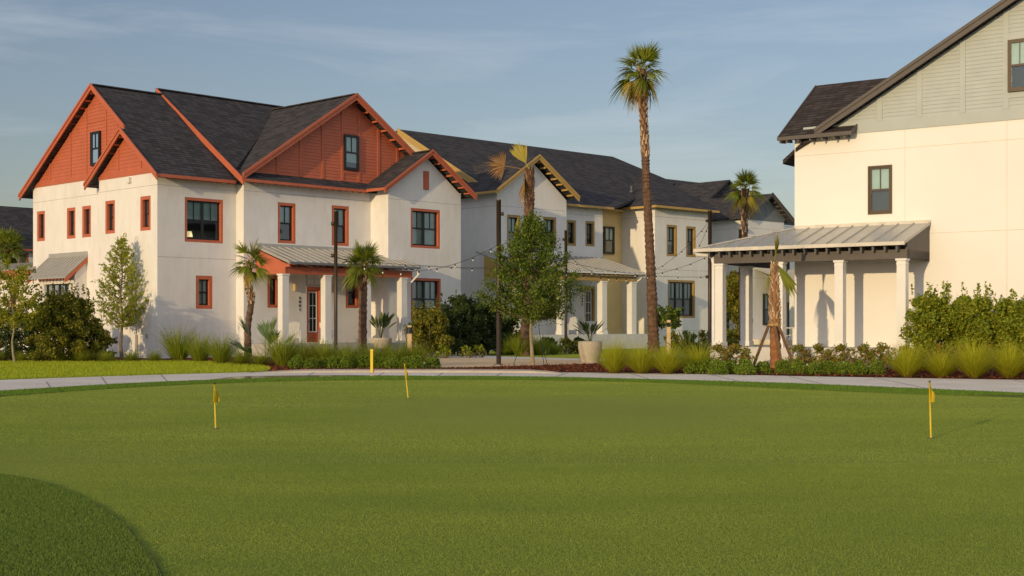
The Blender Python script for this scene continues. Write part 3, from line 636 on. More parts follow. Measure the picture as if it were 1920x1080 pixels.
# roofs
sr=.6; tRY=8.9; zRY=12.35; tEY=1.0
def zY(t): return 7.95+(t-.45)*(zRY-7.95)/(tRY-.45)
m=MB()
m.slab([Yf.p(sr,.45,zY(.45)),Yf.p(sF1+.4,.45,zY(.45)),Yf.p(20.4,5.4,zY(5.4)),Yf.p(18.3,tRY,zRY),Yf.p(sr,tRY,zRY)],(0,0,-.16))
m.slab([Yf.p(sr,tRY,zRY),Yf.p(18.3,tRY,zRY),Yf.p(21,16,8.2),Yf.p(sr,16,8.2)],(0,0,-.16))
m.slab([Yf.p(18.3,tRY,zRY),Yf.p(20.4,5.4,zY(5.4)),Yf.p(22.5,10.5,10.0)],(0,0,-.16))
# E gable
kE=.66; zEp=10.16
m.slab([Yf.p(-.45,-.5,zEp-2.94*kE),Yf.p(2.49,-.5,zEp),Yf.p(2.49,5.0,zEp),Yf.p(-.45,9,zEp-2.94*kE)],(0,0,-.14))
m.slab([Yf.p(5.4,-.5,zEp-2.91*kE),Yf.p(2.49,-.5,zEp),Yf.p(2.49,5.0,zEp),Yf.p(5.4,1.5,zEp-2.91*kE)],(0,0,-.14))
# H block roof
w=4.2; zHe=8.22; zHp=10.55
m.slab([Yf.p(sH-.45,-.45,zHe),Yf.p(sH1+.35,-.45,zHe),Yf.p(sH1+.35,w,zHp),Yf.p(sH+w,w,zHp)],(0,0,-.15))
m.slab([Yf.p(sH-.45,-.45,zHe),Yf.p(sH+w,w,zHp),Yf.p(sH+w,9,zHp),Yf.p(sH-.45,9,zHe)],(0,0,-.15))
m.slab([Yf.p(sH+w,w,zHp),Yf.p(sH1+.35,w,zHp),Yf.p(sH1+.35,9.3,zHe),Yf.p(sH+w,9.3,zHe)],(0,0,-.15))
yroof=m.build('roof',SH_A,yh)
m=MB()
Lr=Face(Yf,'L',sr); gable_boards(m,Lr,(tRY,zRY+.03),(.4,zY(.4)+.03),.03,h=.34)
Er=Face(Yf,'F',-.5); gable_boards(m,Er,(2.49,zEp+.03),(-.5,zEp-2.97*kE),.03,h=.24); gable_boards(m,Er,(2.49,zEp+.03),(5.45,zEp-2.94*kE),.03,h=.24)
m.bar(Yf.p(-.48,-.5,zEp-2.94*kE-.1),Yf.p(-.48,6,zEp-2.94*kE-.1),.04,.13)
m.bar(Yf.p(5.0,.42,zY(.45)-.07),Yf.p(sF1+.4,.42,zY(.45)-.07),.05,.14)
m.bar(Yf.p(sF1,tG_-.5,8.0),Yf.p(sH-.45,tG_-.5,8.0),.05,.13); m.bar(Yf.p(sH-.48,tG_,zHe-.1),Yf.p(sH-.48,-.48,zHe-.1),.05,.14); m.bar(Yf.p(sH-.45,-.48,zHe-.1),Yf.p(sH1+.35,-.48,zHe-.1),.05,.14)
each(m,'rake_board',MUSTARD,yh); m=MB()
m.slab([Yf.p(sF1,tG_-.5,8.08),Yf.p(sH-.45,tG_-.5,8.08),Yf.p(sH-.45,tG_+.6,8.5),Yf.p(sF1,tG_+.6,8.5)],(0,0,-.05))
m.build('eave_skirt',SH_A,yh)
m=MB(); fs=Face(Yf,'L',sr+.5)
siding(m,fs,None,8.3,zRY-.3,lambda z:.5+(z-7.95)/((zRY-7.95)/(tRY-.45)),lambda z:16-(z-8.2)*1.6); m.build('gable_siding',simple('cream_siding',(.62,.55,.38)),yh)
m=MB(); rafters_bar(m,hH,sH,sH1,13,zHe-.14,.5,.42,0,.06,.1); purlins(m,eE,(2.49,zEp-.18),(5.3,zEp-2.8*kE-.15),7,0,.48,.08); rafters_bar(m,fF,eW+.2,sF1,6,zY(.45)-.12,.5,.4,0,.06,.1); each(m,'rafter_tail',MUSTARD,yh)
for (ss,tt) in ((13.5,3.0),(14.6,2.2),(8.5,5.5)):
    zz=zY(tt); m=MB(); m.tube([Yf.p(ss,tt,zz-.1),Yf.p(ss,tt,zz+.38)],.07,8); m.tube([Yf.p(ss,tt,zz-.02),Yf.p(ss,tt,zz+.06)],.16,8); m.build('roof_vent_pipe',DKGREY,yh)
# porch Y
yP=Face(Yf,'F',0.0); PDy=2.2; fl=.95
m=MB(); eE.blk(m,-1.0,8.6,0.02,fl,.01,2.55); fF.blk(m,eW,8.6,0.02,fl,.01,.89); m.build('porch_floor',simple('porch_slab',(.62,.62,.60),.85,.08,2),yh)
pr=metal_roof(yh,eE,-.9,8.35,-.6,5.12,PDy+.35,4.18,22)
m=MB(); eE.blk(m,-.8,8.0,3.72,4.0,PDy-.14,PDy+.1); 
m.hexa([eE.P(-.9,3.72,.02),eE.P(-.8,3.72,.02),eE.P(-.8,3.72,PDy),eE.P(-.9,3.72,PDy),eE.P(-.9,4.9,.02),eE.P(-.8,4.9,.02),eE.P(-.8,4.2,PDy),eE.P(-.9,4.2,PDy)])
m.build('porch_beam',MUSTARD,pr)
m=MB(); rafters_bar(m,eE,-.7,8.1,24,4.08,.36,PDy+.3,PDy-.4,.07,.15); each(m,'rafter_tail',MUSTARD,pr)
m=MB(); m.bar(eE.P(-.9,4.13,PDy+.38),eE.P(8.35,4.13,PDy+.38),.09,.09); m.build('gutter',WHITE,pr)
m=MB(); m.face([eE.P(-.9,3.97,.02),eE.P(8.,3.97,.02),eE.P(8.,3.97,PDy),eE.P(-.9,3.97,PDy)]); m.build('porch_ceiling',WHITE,pr)
for a in (-.6,2.4,5.4,7.7): column(yh,eE,a,PDy,fl-.35 if a>7 else fl,3.72,.36)
m=MB(); q=eE.P(8.2,4.05,PDy+.3); m.tube([q,q+Vector((-.1,.05,-.2)),eE.P(7.95,3.6,PDy-.1),eE.P(7.95,.6,PDy-.1)],.05,8); m.build('downspout',WHITE,yh,True)
# ================================================================== GREY GABLE HOUSE (far)
J=Fr(1403,90.2,47,1.1,-.155)
jh=thing('house','distant white house with slate grey gable seen above the grey porch roof','house',J.p(3,4,0))
jL=Face(J,'L',0.0); jF=Face(J,'F',0.0); jW=3.8
wJ=[(1.2,2.2,1.4,3.5)]
m=MB(); wall(m,jL,0,14,0,8.05); wall(m,jF,0,jW,0,8.05); fJ2=Face(J,'F',1.2); wall(m,fJ2,jW,12,0,8.05,); wall(m,Face(J,'L',jW),0,1.2,0,8.05); m.build('wall',STUCCO,jh)
m=MB(); joints(m,jL,0,14,(4.37,7.5)); joints(m,jF,0,jW,(4.37,7.5)); each(m,'wall_joint',JOINT,jh)
kJ=.66; zJ=9.75; sJ=1.9
m=MB(); siding(m,jF,None,8.2,zJ-.1,lambda z:sJ-(zJ-.16-z)/kJ,lambda z:sJ+(zJ-.16-z)/kJ,step=.2); jF.blk(m,.0,3.8,8.03,8.2,0,.04); jF.blk(m,sJ-.06,sJ+.06,8.2,9.4,.0,.04); m.build('gable_siding',GREYJ,jh)
m=MB()
ze=zJ-2.35*kJ
m.slab([J.p(-.45,-.45,ze),J.p(sJ,-.45,zJ),J.p(sJ,4.6,zJ),J.p(4.1,4.6,zJ+2.2*kJ),J.p(4.1,14,zJ+2.2*kJ),J.p(-.45,14,ze)],(0,0,-.14))
m.slab([J.p(4.3,-.45,zJ-2.4*kJ),J.p(sJ,-.45,zJ),J.p(sJ,4,zJ),J.p(4.3,4,zJ-2.4*kJ)],(0,0,-.14))
m.slab([J.p(9,4.6,ze),J.p(4.1,4.6,zJ+2.2*kJ),J.p(4.1,14,zJ+2.2*kJ),J.p(9,14,ze)],(0,0,-.14))
m.face([J.p(.5,4.8,8.5),J.p(4.1,4.8,zJ+2.1*kJ),J.p(8.5,4.8,8.2)])
tr_=15.0; zq=J.Z(340,J.S(1290,tr_),tr_); sq=J.S(1196,tr_); sq2=J.S(1374,tr_)
m.slab([J.p(sq,tr_-7,zq-3.6),J.p(sq2,tr_-7,zq-3.6),J.p(sq2,tr_,zq),J.p(sq,tr_,zq)],(0,0,-.15)); m.slab([J.p(sq,tr_+6,zq-3.6),J.p(sq2,tr_+6,zq-3.6),J.p(sq2,tr_,zq),J.p(sq,tr_,zq)],(0,0,-.15))
m.build('roof',SH_A,jh)
m=MB(); Jr=Face(J,'F',-.45); gable_boards(m,Jr,(sJ,zJ+.03),(-.5,ze),.03,h=.2); gable_boards(m,Jr,(sJ,zJ+.03),(4.35,zJ-2.42*kJ),.03,h=.2); rafters_bar(m,jL,.2,9,18,ze-.12,.5,.4,0,.07,.1); purlins(m,jF,(sJ,zJ-.18),(4.2,ze),6,0,.42,.08); each(m,'rake_board',BROWN,jh)
# far porch of that house
jP=Face(J,'F',-.3)
hjp=[(.9,2.1,1.5,3.4)]
m=MB(); 
pr=metal_roof(jh,jF,.6,10.5,.02,5.0,3.0,4.0,22)
m=MB(); jF.blk(m,.8,10.2,3.6,3.9,2.5,2.7); m.build('porch_beam',DKGREY,pr)
for a in (1.1,4.0,7.0,9.8): column(jh,jF,a,2.6,.5,3.6,.34)
m=MB(); jF.blk(m,.4,10.5,0.02,.5,.01,3); m.build('porch_floor',CONC,jh)
window(jh,jF,(1.5,2.4,1.4,3.4),None,1,depth=.01)
m=MB(); fJ2.blk(m,5.2,6.3,.6,2.9,0,.05); m.build('door',BLACK,jh)
# ================================================================== BACKGROUND HOUSE (far left)
K=Fr(-60,84,43.74)
kh=thing('house','distant house with dark shingle roof behind the far left palm','house',K.p(3,3,0))
kF=Face(K,'F',0.0); q=kF.rect(36,54,473.5,500); q=(q[0],q[1],q[2]-.5,q[3])
m=MB(); wall(m,kF,-6,9,0,6.6,[q]); m.build('wall',STUCCO,kh)
window(kh,kF,q,ORANGE,1,casing=.14)
m=MB(); m.slab([K.p(-6,-.5,6.45),K.p(9,-.5,6.45),K.p(9,4.4,9.6),K.p(-6,4.4,9.6)],(0,0,-.15)); m.slab([K.p(-6,9,6.45),K.p(9,9,6.45),K.p(9,4.4,9.6),K.p(-6,4.4,9.6)],(0,0,-.15))
m.slab([K.p(-3.5,-.8,6.5),K.p(-.6,-.8,8.4),K.p(-.6,3,8.4),K.p(-3.5,1,6.5)],(0,0,-.15)); m.slab([K.p(2.3,-.8,6.5),K.p(-.6,-.8,8.4),K.p(-.6,3,8.4),K.p(2.3,1,6.5)],(0,0,-.15))
m.build('roof',SH_A,kh)
m=MB(); m.bar(K.p(-6,-.52,6.36),K.p(9,-.52,6.36),.05,.12); m.build('fascia',ORANGE,kh)
# ================================================================== RIGHT HOUSE
Q=Fr(1490,48,35.7)
rh=thing('house','tall cream stucco house with sage grey gable siding at the right edge','house',Q.p(3,-6,0))
rL=Face(Q,'L',0.0); zb=8.5
wr=rL.rect(1628,1673,312,402.5); wr=(wr[0],wr[1],wr[2],wr[3])
m=MB(); wall(m,rL,-18,0,0,8.3,[wr],rev=.1); rB=Face(Q,'F',0.0)
m.face([Q.p(0,0,0),Q.p(10,0,0),Q.p(10,0,8.4),Q.p(0,0,8.4)]); m.face([Q.p(10,0,0),Q.p(10,-18,0),Q.p(10,-18,8.4),Q.p(10,0,8.4)])
m.build('wall',CREAM,rh)
a1_=rL.A(1697); a2_=rL.A(1888)
m=MB(); joints(m,rL,-18,0,(7.65,4.64),[wr],vs=[(a1_,4.65,8.3),(a2_,.2,8.3)]); each(m,'wall_joint',simple('cream_joint',(.66,.60,.50),.9),rh)
window(rh,rL,(wr[0],wr[1],wr[2],wr[3]),None,1,frame=BRONZEF,depth=.09,lower_blind=.0)
kR=.563
def zR(t): return 8.557-(t+1.09)*kR
tpk=-9.3; zpk=zR(tpk)
m=MB()
lo=lambda z: max(-18,tpk-(zpk-.2-z)/kR); hi=lambda z: min(-.9,tpk+(zpk-.2-z)/kR)
siding(m,rL,None,8.66,zpk-.3,lo,hi,step=.135)
m.build('gable_siding',GREYP,rh)
m=MB(); rL.blk(m,-18,-.35,8.3,8.68,-.05,.035)
for px in (1650,1724.5,1805.5,1887.0,):
    a=rL.A(px); rL.blk(m,a-.09,a+.09,8.68,zR(a)-.24,0,.045)
a=rL.A(1885); wz=rL.rect(1890.5,1955,76,173,.04)
rL.blk(m,wz[0]-.1,a,wz[3]+.02,wz[3]+.22,0,.043); rL.blk(m,wz[0]-.1,a,wz[2]-.2,wz[2]-.02,0,.043); rL.blk(m,wz[0]-.3,wz[0]-.1,8.68,12.2,0,.045)
each(m,'trim_board',GREYP,rh)
window(rh,rL,wz,None,1,frame=BRONZEF,depth=.01,lower_blind=0,mun=2)
m=MB()
m.slab([Q.p(-.42,-.9,zR(-.9)),Q.p(-.42,tpk,zpk),Q.p(10,tpk,zpk),Q.p(10,.6,zR(.6)),Q.p(.3,.6,zR(.6))],(0,0,-.16))
m.slab([Q.p(-.42,tpk,zpk),Q.p(10,tpk,zpk),Q.p(10,-18,zpk-8.7*kR),Q.p(-.42,-18,zpk-8.7*kR)],(0,0,-.16))
m.slab([Q.p(-.42,.42,8.34),Q.p(3.08,.42,10.76),Q.p(3.08,-6,10.76),Q.p(-.42,-1.1,8.34)],(0,0,-.14))
m.slab([Q.p(3.08,-.3,10.74),Q.p(6.6,-.9,8.34),Q.p(6.6,-6,8.34),Q.p(3.08,-6,10.76)],(0,0,-.14))
m.slab([Q.p(-.5,-.6,8.33),Q.p(-.5,-2.35,8.33),Q.p(.0,-2.35,8.62),Q.p(.0,-.6,8.62)],(0,0,-.07))
m.build('roof',SH_R,rh)
m=MB(); Rr=Face(Q,'L',-.42); gable_boards(m,Rr,(-.95,zR(-.95)+.03),(tpk,zpk+.03),.03,h=.27); gable_boards(m,Rr,(-18,zpk-8.7*kR),(tpk,zpk+.03),.03,h=.27)
m.bar(Q.p(-.53,.45,8.27),Q.p(-.53,-2.38,8.27),.05,.13); m.bar(Q.p(-.5,-2.38,8.3),Q.p(0,-2.38,8.58),.05,.13)
m.bar(Q.p(-.45,.45,8.28),Q.p(3.08,.45,10.7),.05,.16)
for t in (.35,.1,-.35,-.8,-1.25,-1.7,-2.1): m.bar(Q.p(-.5,t,8.16),Q.p(-.02,t,8.2),.06,.1)
each(m,'rake_board',BROWN,rh)
# right porch
PZ=.68; d=2.2
m=MB(); m.hexa([Q.p(0,-5.1,0),Q.p(-2.45,-5.1,0),Q.p(-2.45,2.2,0),Q.p(0,2.2,0),Q.p(0,-5.1,PZ),Q.p(-2.45,-5.1,PZ),Q.p(-2.45,2.2,PZ),Q.p(0,2.2,PZ)])
m.hexa([Q.p(.01,.01,0),Q.p(.01,2.19,0),Q.p(5,2.19,0),Q.p(5,.01,0),Q.p(.01,.01,PZ-.003),Q.p(.01,2.19,PZ-.003),Q.p(5,2.19,PZ-.003),Q.p(5,.01,PZ-.003)])
m.build('porch_floor',simple('porch_slab_white',(.60,.58,.54),.85,.06,2),rh)
tE0,tE1=2.72,-5.0; dE=2.6
pr=metal_roof(rh,rL,tE0,tE1,.02,5.0,dE,4.22,14,hipL=(0.0,tE0))
m=MB(); m.slab([rL.P(0,5.0,.02),rL.P(tE0,4.22,dE),rL.P(tE0,4.22,-5),rL.P(0,5.0,-5)],(0,0,-.07)); m.bar(rL.P(0,5.03,.02),rL.P(tE0,4.25,dE),.12,.05); m.build('hip_slope',METAL,pr)
m=MB(); rL.blk(m,tE1-.02,-.0,4.98,5.1,0,.07); m.bar(rL.P(tE0,4.17,dE+.04),rL.P(tE1,4.17,dE+.04),.1,.12); m.bar(rL.P(tE0+.03,4.17,dE),rL.P(tE0+.03,4.17,-5),.1,.12); m.build('gutter',simple('pale_gutter',(.62,.58,.5),.5),pr)
m=MB(); 
fl_=lambda a0,a1,z0,z1,d0,d1:rL.blk(m,a0,a1,z0,z1,d0,d1)
fl_(-4.97,2.1,3.68,3.98,d-.13,d+.13); fl_(-4.97,-4.85,3.68,3.979,.02,d-.131)
m.hexa([rL.P(tE1+.03,3.68,.02),rL.P(tE1+.09,3.68,.02),rL.P(tE1+.09,3.68,d+.1),rL.P(tE1+.03,3.68,d+.1),rL.P(tE1+.03,4.9,.02),rL.P(tE1+.09,4.9,.02),rL.P(tE1+.09,4.28,d+.1),rL.P(tE1+.03,4.28,d+.1)])
fl_(1.95,2.2,3.68,3.97,-4,d-.131)
m.build('porch_beam',BROWN,pr)
m=MB(); rafters_bar(m,rL,-4.9,2.4,18,4.1,.33,dE-.05,d-.1,.07,.30); each(m,'rafter_tail',DKGREY,pr)
m=MB(); m.face([rL.P(-4.9,3.99,.02),rL.P(2.2,3.99,.02),rL.P(2.2,3.99,d),rL.P(-4.9,3.99,d)]); m.build('porch_ceiling',BROWN,pr)
for a in (1.9,-.42,-2.62,-4.78): column(rh,rL,a,d,PZ,3.68,.30)
column(rh,rL,1.95,-.05,PZ,3.68,.34); column(rh,rL,1.95,-3.2,PZ,3.68,.34)
m=MB(); q=rL.P(2.75,4.1,dE+.05); m.tube([q,q+Vector((.1,0,-.08)),rL.P(2.3,4.0,d+.1),rL.P(2.2,3.9,d+.05),rL.P(2.16,3.7,d+.05),rL.P(2.16,.3,d+.05)],.07,10); m.build('downspout',WHITE,rh,True)
# ================================================================== VEGETATION
npr=np.random.RandomState(11)
def leaf_mesh(name,c,size,mat,elong=1.8,up=0.0):
    """c (N,3) centres, size (N,)"""
    n=len(c); a=npr.normal(size=(n,3)); a[:,2]+=up; a/=np.linalg.norm(a,axis=1)[:,None]
    b=npr.normal(size=(n,3)); b-=a*(a*b).sum(1)[:,None]; b/=np.linalg.norm(b,axis=1)[:,None]
    s=size[:,None]; v=np.stack([c-a*s*elong*.5,c+b*s*.5,c+a*s*elong*.5,c-b*s*.5],1).reshape(-1,3)
    return v,np.arange(4*n).reshape(-1,4)
def mesh_np(name,v,f,mat):
    me=bpy.data.meshes.new(name); n=len(f); k=f.shape[1]
    me.vertices.add(len(v)); me.vertices.foreach_set('co',v.astype(np.float32).ravel())
    me.loops.add(n*k); me.loops.foreach_set('vertex_index',f.astype(np.int32).ravel())
    me.polygons.add(n); me.polygons.foreach_set('loop_start',np.arange(0,n*k,k,dtype=np.int32)); 
    me.update(calc_edges=True); me.validate(); me.materials.append(mat); return me
def addobj(name,me,parent,loc=(0,0,0)):
    o=bpy.data.objects.new(name,me); COL.objects.link(o); o.parent=parent; o.location=loc; return o
def cloud(h0,h1,prof,ncl,per,rcl,lsize,fill=.5,seed=1,flat=1.0,nl=None):
    """leaf clusters strung along limbs that reach unevenly past the profile"""
    rs=np.random.RandomState(seed); C=[];cl=[]; nl=nl or max(8,ncl//5); per_l=max(1,ncl//nl)
    for i in range(nl):
        k=((i+.5)/nl)**.85 if i%4 else rs.rand()*.95; a=i*2.39996+rs.uniform(-.4,.4); reach=prof(k)*(.72+.42*rs.rand()); rise=(h1-h0)*rs.uniform(.02,.14)
        for j in range(per_l):
            f=(j+1)/per_l; f=1-(1-f)*(1-.25*fill); r=reach*f*(.92+.16*rs.rand()); aa=a+rs.normal()*.22*(1.1-f*.5)
            c=np.array([r*math.cos(aa),r*math.sin(aa),min(h1+.05,h0+(h1-h0)*k+rise*(f-.6)+rs.normal()*.05*(h1-h0)*.4)]); cl.append(c)
            rc=rcl*(.5+.65*rs.rand())*(1.15-.45*f)*(1-.35*k); n=int(per*(.6+.6*rs.rand())); p=rs.normal(size=(n,3)); p*=(rs.rand(n)**.45/np.linalg.norm(p,axis=1))[:,None]*rc; p[:,2]*=flat; C.append(c+p)
    return np.concatenate(C),cl
def feather(h0,h1,prof,limbs,twigs,leaves,tl,jit,rise,seed):
    rs=np.random.RandomState(seed); C=[];segs=[]
    for i in range(limbs):
        k=((i+.5)/limbs)**.9; a=i*2.39996+rs.uniform(-.5,.5); rr=prof(k)*rs.uniform(.72,1.18); z1=h0+(h1-h0)*k; z0=z1-rise*rr
        e=np.array([rr*math.cos(a),rr*math.sin(a),z1]); b=np.array([0,0,max(h0*.9,z0)]); mid=(b+e)/2+np.array([0,0,-.06*rr]); segs.append((b,mid,e)); d=e-b; d/=np.linalg.norm(d)+1e-6
        n=max(3,int(twigs*(.35+.65*rr/ (prof(.3)+.01))))
        for j in range(n):
            f=.22+.78*((j+rs.rand())/n); p=b+(e-b)*f; td=d*.8+rs.normal(size=3)*.75; td[2]+=.15; td/=np.linalg.norm(td); L=tl*rs.uniform(.5,1.25)*(1.15-.5*f)
            q=rs.rand(leaves)[:,None]; C.append(p+td*L*q+rs.normal(size=(leaves,3))*jit)
    return np.concatenate(C),segs
def make_tree(name,label,loc,trunk_r,h0,h1,prof,ncl,per,rcl,ls,mat,bark,cat='tree',group=None,seed=1,lean=(0,0),elong=1.8,trunk_to=.9,flat=.8,multi=0,limb=True,extra=None,nl=None,fe=None):
    t=thing(name,label,cat,loc,group)
    segs=[]
    if fe: C,segs=feather(h0,h1,prof,*fe,seed); cl=[]
    else: C,cl=cloud(h0,h1,prof,ncl,per,rcl,ls,seed=seed,flat=flat,nl=nl)
    rs=np.random.RandomState(seed+5)
    if extra is not None: C=np.concatenate([C,extra])
    v,f=leaf_mesh('crown',C,ls*(.6+.8*rs.rand(len(C))),mat,elong)
    addobj('crown',mesh_np('crown',v,f,mat),t)
    m=MB(); top=h0+(h1-h0)*trunk_to; lx,ly=lean
    if trunk_r>0:
        pts=[];rad=[]
        for i in range(9):
            k=i/8; pts.append(Vector((lx*k+.04*math.sin(i*1.7+seed),ly*k+.04*math.cos(i*2.1),top*k))); rad.append(trunk_r*(1.25 if i==0 else 1)*(1-.8*k))
        m.tube(pts,rad,8)
    if multi:
        for j in range(multi):
            a=j*2.4; m.tube([(0.1*math.cos(a),.1*math.sin(a),0),(.35*math.cos(a),.35*math.sin(a),h1*.35),(prof(.4)*.5*math.cos(a),prof(.4)*.5*math.sin(a),h1*.7)],[.035,.028,.012],5)
    for (b_,m_,e_) in segs:
        m.tube([Vector(b_),Vector(m_),Vector(e_)],[trunk_r*.28,trunk_r*.17,.004],4,False)
    if limb:
        for i,c in enumerate(cl[:70]):
            z=max(h0*.85,c[2]-.6*math.hypot(c[0],c[1])); k=min(1,z/top) if top>0 else 0
            s=Vector((lx*k,ly*k,min(z,top))); e=Vector(c); mid=(s+e)/2+Vector((0,0,-.05))
            m.tube([s,mid,e],[max(.012,trunk_r*.26),max(.008,trunk_r*.15),.005],4,False)
    m.build('trunk',bark,None).parent=t
    return t
BARK=simple('grey_bark',(.17,.13,.09),.95,.3,8,.8,.02,25); BARK2=simple('lichen_bark',(.30,.25,.15),.95,.3,10,.8,.02,25)
LF_CY=leafmat('cypress_leaf',[(.20,.25,.015),(.32,.36,.022),(.44,.43,.04)],.45)
LF_OAK=leafmat('oak_leaf',[(.045,.09,.010),(.10,.17,.015),(.28,.32,.03)],.35)
LF_BUSH=leafmat('wax_myrtle_leaf',[(0.080,0.104,0.013),(0.176,0.192,0.019),(0.432,0.352,0.040)],.35)
LF_YG=leafmat('yellow_green_leaf',[(0.182,0.221,0.013),(0.338,0.351,0.019),(0.494,0.442,0.039)],.45)
LF_VIB=leafmat('viburnum_leaf',[(0.105,0.150,0.012),(0.240,0.300,0.018),(0.420,0.405,0.038)],.35)
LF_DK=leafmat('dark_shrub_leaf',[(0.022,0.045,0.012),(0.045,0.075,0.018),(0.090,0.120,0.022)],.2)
LF_BOX=leafmat('boxwood_leaf',[(.08,.14,.012),(.16,.25,.02),(.32,.39,.035)],.35)
LF_RED=leafmat('firebush_leaf',[(.11,.17,.018),(.20,.24,.025),(.28,.27,.035),(.15,.20,.02),(.42,.15,.04),(.18,.22,.02)],.3)
def prof_cy(k): return 1.22*(math.sin(min(1,(k*1.15+.12))*math.pi)**.7 if k<.3 else (1-k)**.8*1.35+.05)
def prof_oak(k): return 1.82*((k/.25)**.5*.6+.4 if k<.25 else (1-(k-.25)/.75)**.75)+.06
def prof_dome(r): return lambda k:r*math.sqrt(max(0.02,1-k*k*.9))
cy=make_tree('cypress_tree','young feathery yellow green tree in front of the white house corner',gx(228,56.2),.075,1.5,5.1,prof_cy,420,46,.27,.042,LF_CY,BARK,seed=3,elong=2.8,fe=(80,12,13,.44,.024,.75)); cy.scale=(1,.62,1)
make_tree('young_tree','thin sparse young tree at the far left edge of the lawn',gx(25,49.5),.045,1.5,3.75,lambda k:1.15*math.sqrt(max(.05,math.sin((k*.85+.12)*math.pi))),60,60,.38,.065,LF_YG,BARK2,seed=8,elong=1.6,fe=(34,12,12,.40,.06,.5))
oak=make_tree('oak_tree','staked young oak with dense dark green crown between the two tall bronze poles',gx(997,47.5),.07,1.8,5.3,prof_oak,340,90,.40,.050,LF_OAK,BARK2,seed=14,elong=1.5,fe=(105,19,20,.44,.065,.5))
make_tree('young_tree','little dark leaved tree beside the lit bollard below the triple window',gx(1252,64),.03,1.4,2.3,lambda k:.8*math.sqrt(max(.05,math.sin((k*.85+.1)*math.pi))),24,30,.25,.08,LF_OAK,BARK,seed=17,fe=(16,9,14,.25,.05,.3))
# thin support stakes of the oak
for i,(a,b) in enumerate((((962,670),(986,620)),((1020,684),(1010,610)),((1027,686),(1014,640)))):
    p=gx(a[0],46.6+i*.3); q=px2(b[0],b[1],47.3); m=MB(); m.tube([p,q],.012,5); tag(m.build('guy_stake',BLACK),['dark thin stake slanting left of the oak trunk','dark thin stake right of the oak trunk, the nearer to it','dark thin stake right of the oak trunk, the farther from it'][i],'stake','guy stakes of the oak')
def shrub(label,px,Y,r,h,mat,ncl,per,ls,seed,name='shrub',group=None,rcl=.35,cat='shrub',spiky=0,sy=1.0):
    EX=None
    if spiky:
        rs=np.random.RandomState(seed+9); C=[]
        for i in range(spiky):
            a=rs.rand()*6.28; rr=r*.85*rs.rand()**.5; zt=h*(.75+.5*rs.rand()); nn=40; k=rs.rand(nn)
            C.append(np.stack([rr*math.cos(a)+rs.normal(size=nn)*.06*(1.2-k),rr*math.sin(a)+rs.normal(size=nn)*.06*(1.2-k),zt*(.6+.4*k)],1))
        EX=np.concatenate(C)
    if ncl>45: ls*=.66; per=int(per*2.6); ncl=int(ncl*1.35); rcl*=1.25
    return make_tree(name,label,gx(px,Y),0,.12,h,prof_dome(r),ncl,per,rcl,ls,mat,BARK,cat,group,seed,trunk_to=.3,multi=4,limb=False,flat=1.0,extra=EX)
# left mass
shrub('broad dark bush with amber tips under the lean-to bay window',122,51.6,1.45,2.55,LF_BUSH,150,60,.085,21,spiky=70)
shrub('dark bush at the left edge behind the thin sparse tree',45,53.5,1.3,2.0,LF_DK,70,50,.09,22,spiky=6)
shrub('low dark bush between the bay bush and the feathery tree',183,52.0,.7,1.5,LF_BUSH,45,45,.08,23,spiky=5)
shrub('dark rounded bush cut off by the left photo edge',-12,54.5,1.3,2.1,LF_BUSH,60,50,.09,24,spiky=4)
# centre mass
shrub('bright leaved bush right of the orange trimmed porch',805,57,1.0,2.1,LF_BUSH,80,60,.09,31,spiky=30)
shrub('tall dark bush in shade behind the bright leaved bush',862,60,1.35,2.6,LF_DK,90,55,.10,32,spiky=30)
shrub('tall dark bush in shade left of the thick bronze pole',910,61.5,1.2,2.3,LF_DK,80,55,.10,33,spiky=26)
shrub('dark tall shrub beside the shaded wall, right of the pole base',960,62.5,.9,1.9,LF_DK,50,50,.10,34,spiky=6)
# right mass
shrub('tall leafy bush beside the right porch column',1745,42.3,.85,2.35,LF_VIB,95,70,.085,41,spiky=44)
shrub('tall leafy bush in the middle of the clump against the cream wall',1820,41.8,1.0,2.3,LF_VIB,110,70,.085,42,spiky=50)
shrub('tall leafy bush at the right photo edge against the cream wall',1905,41.5,1.0,2.15,LF_VIB,100,70,.085,43,spiky=44)
# far hedge bits
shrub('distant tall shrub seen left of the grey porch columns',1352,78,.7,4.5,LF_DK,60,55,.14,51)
shrub('distant pale tipped tall shrub seen between the porch columns',1382,77,.9,4.6,LF_BUSH,80,55,.13,52,spiky=8)
for i,(px,Y) in enumerate(((1262,69),(1290,69.5),(1318,70),(1345,70.5),(1372,71))):
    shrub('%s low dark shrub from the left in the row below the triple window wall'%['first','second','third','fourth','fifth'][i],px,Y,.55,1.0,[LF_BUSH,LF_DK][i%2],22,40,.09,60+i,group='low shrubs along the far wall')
for i,(px,Y) in enumerate(((1025,63),(1065,63.5),(1090,64))):
    shrub('%s low plant from the left before the yellow trimmed porch'%['first','second','third'][i],px,Y,.5,.75,[LF_DK,LF_BUSH][i%2],18,36,.09,70+i,group='low plants before the porch')
for i,(px,Y) in enumerate(((830,56),(875,56.5),(898,57))):
    shrub('%s small bright seedling from the left in the shaded mulch bed'%['first','second','third'][i],px,Y,.22,.5,LF_VIB,7,16,.09,75+i,group='small seedlings in the mulch')
# firebush rows
for i,(px,Y) in enumerate(((1352,42.3),(1385,42.6),(1500,41.6),(1540,41.6),(1580,41.4),(1620,41.3),(1655,41.2),(1700,40.6),(1760,40.4),(1810,40.2),(1850,40))):
    shrub('%s sparse red flowered bush from the left along the right hand porch'%['first','second','third','fourth','fifth','sixth','seventh','eighth','ninth','tenth','eleventh'][i],px,Y,.50,.80,LF_RED,32,42,.044,80+i,group='red flowered bushes along the porch',name='flowering_shrub',rcl=.3)
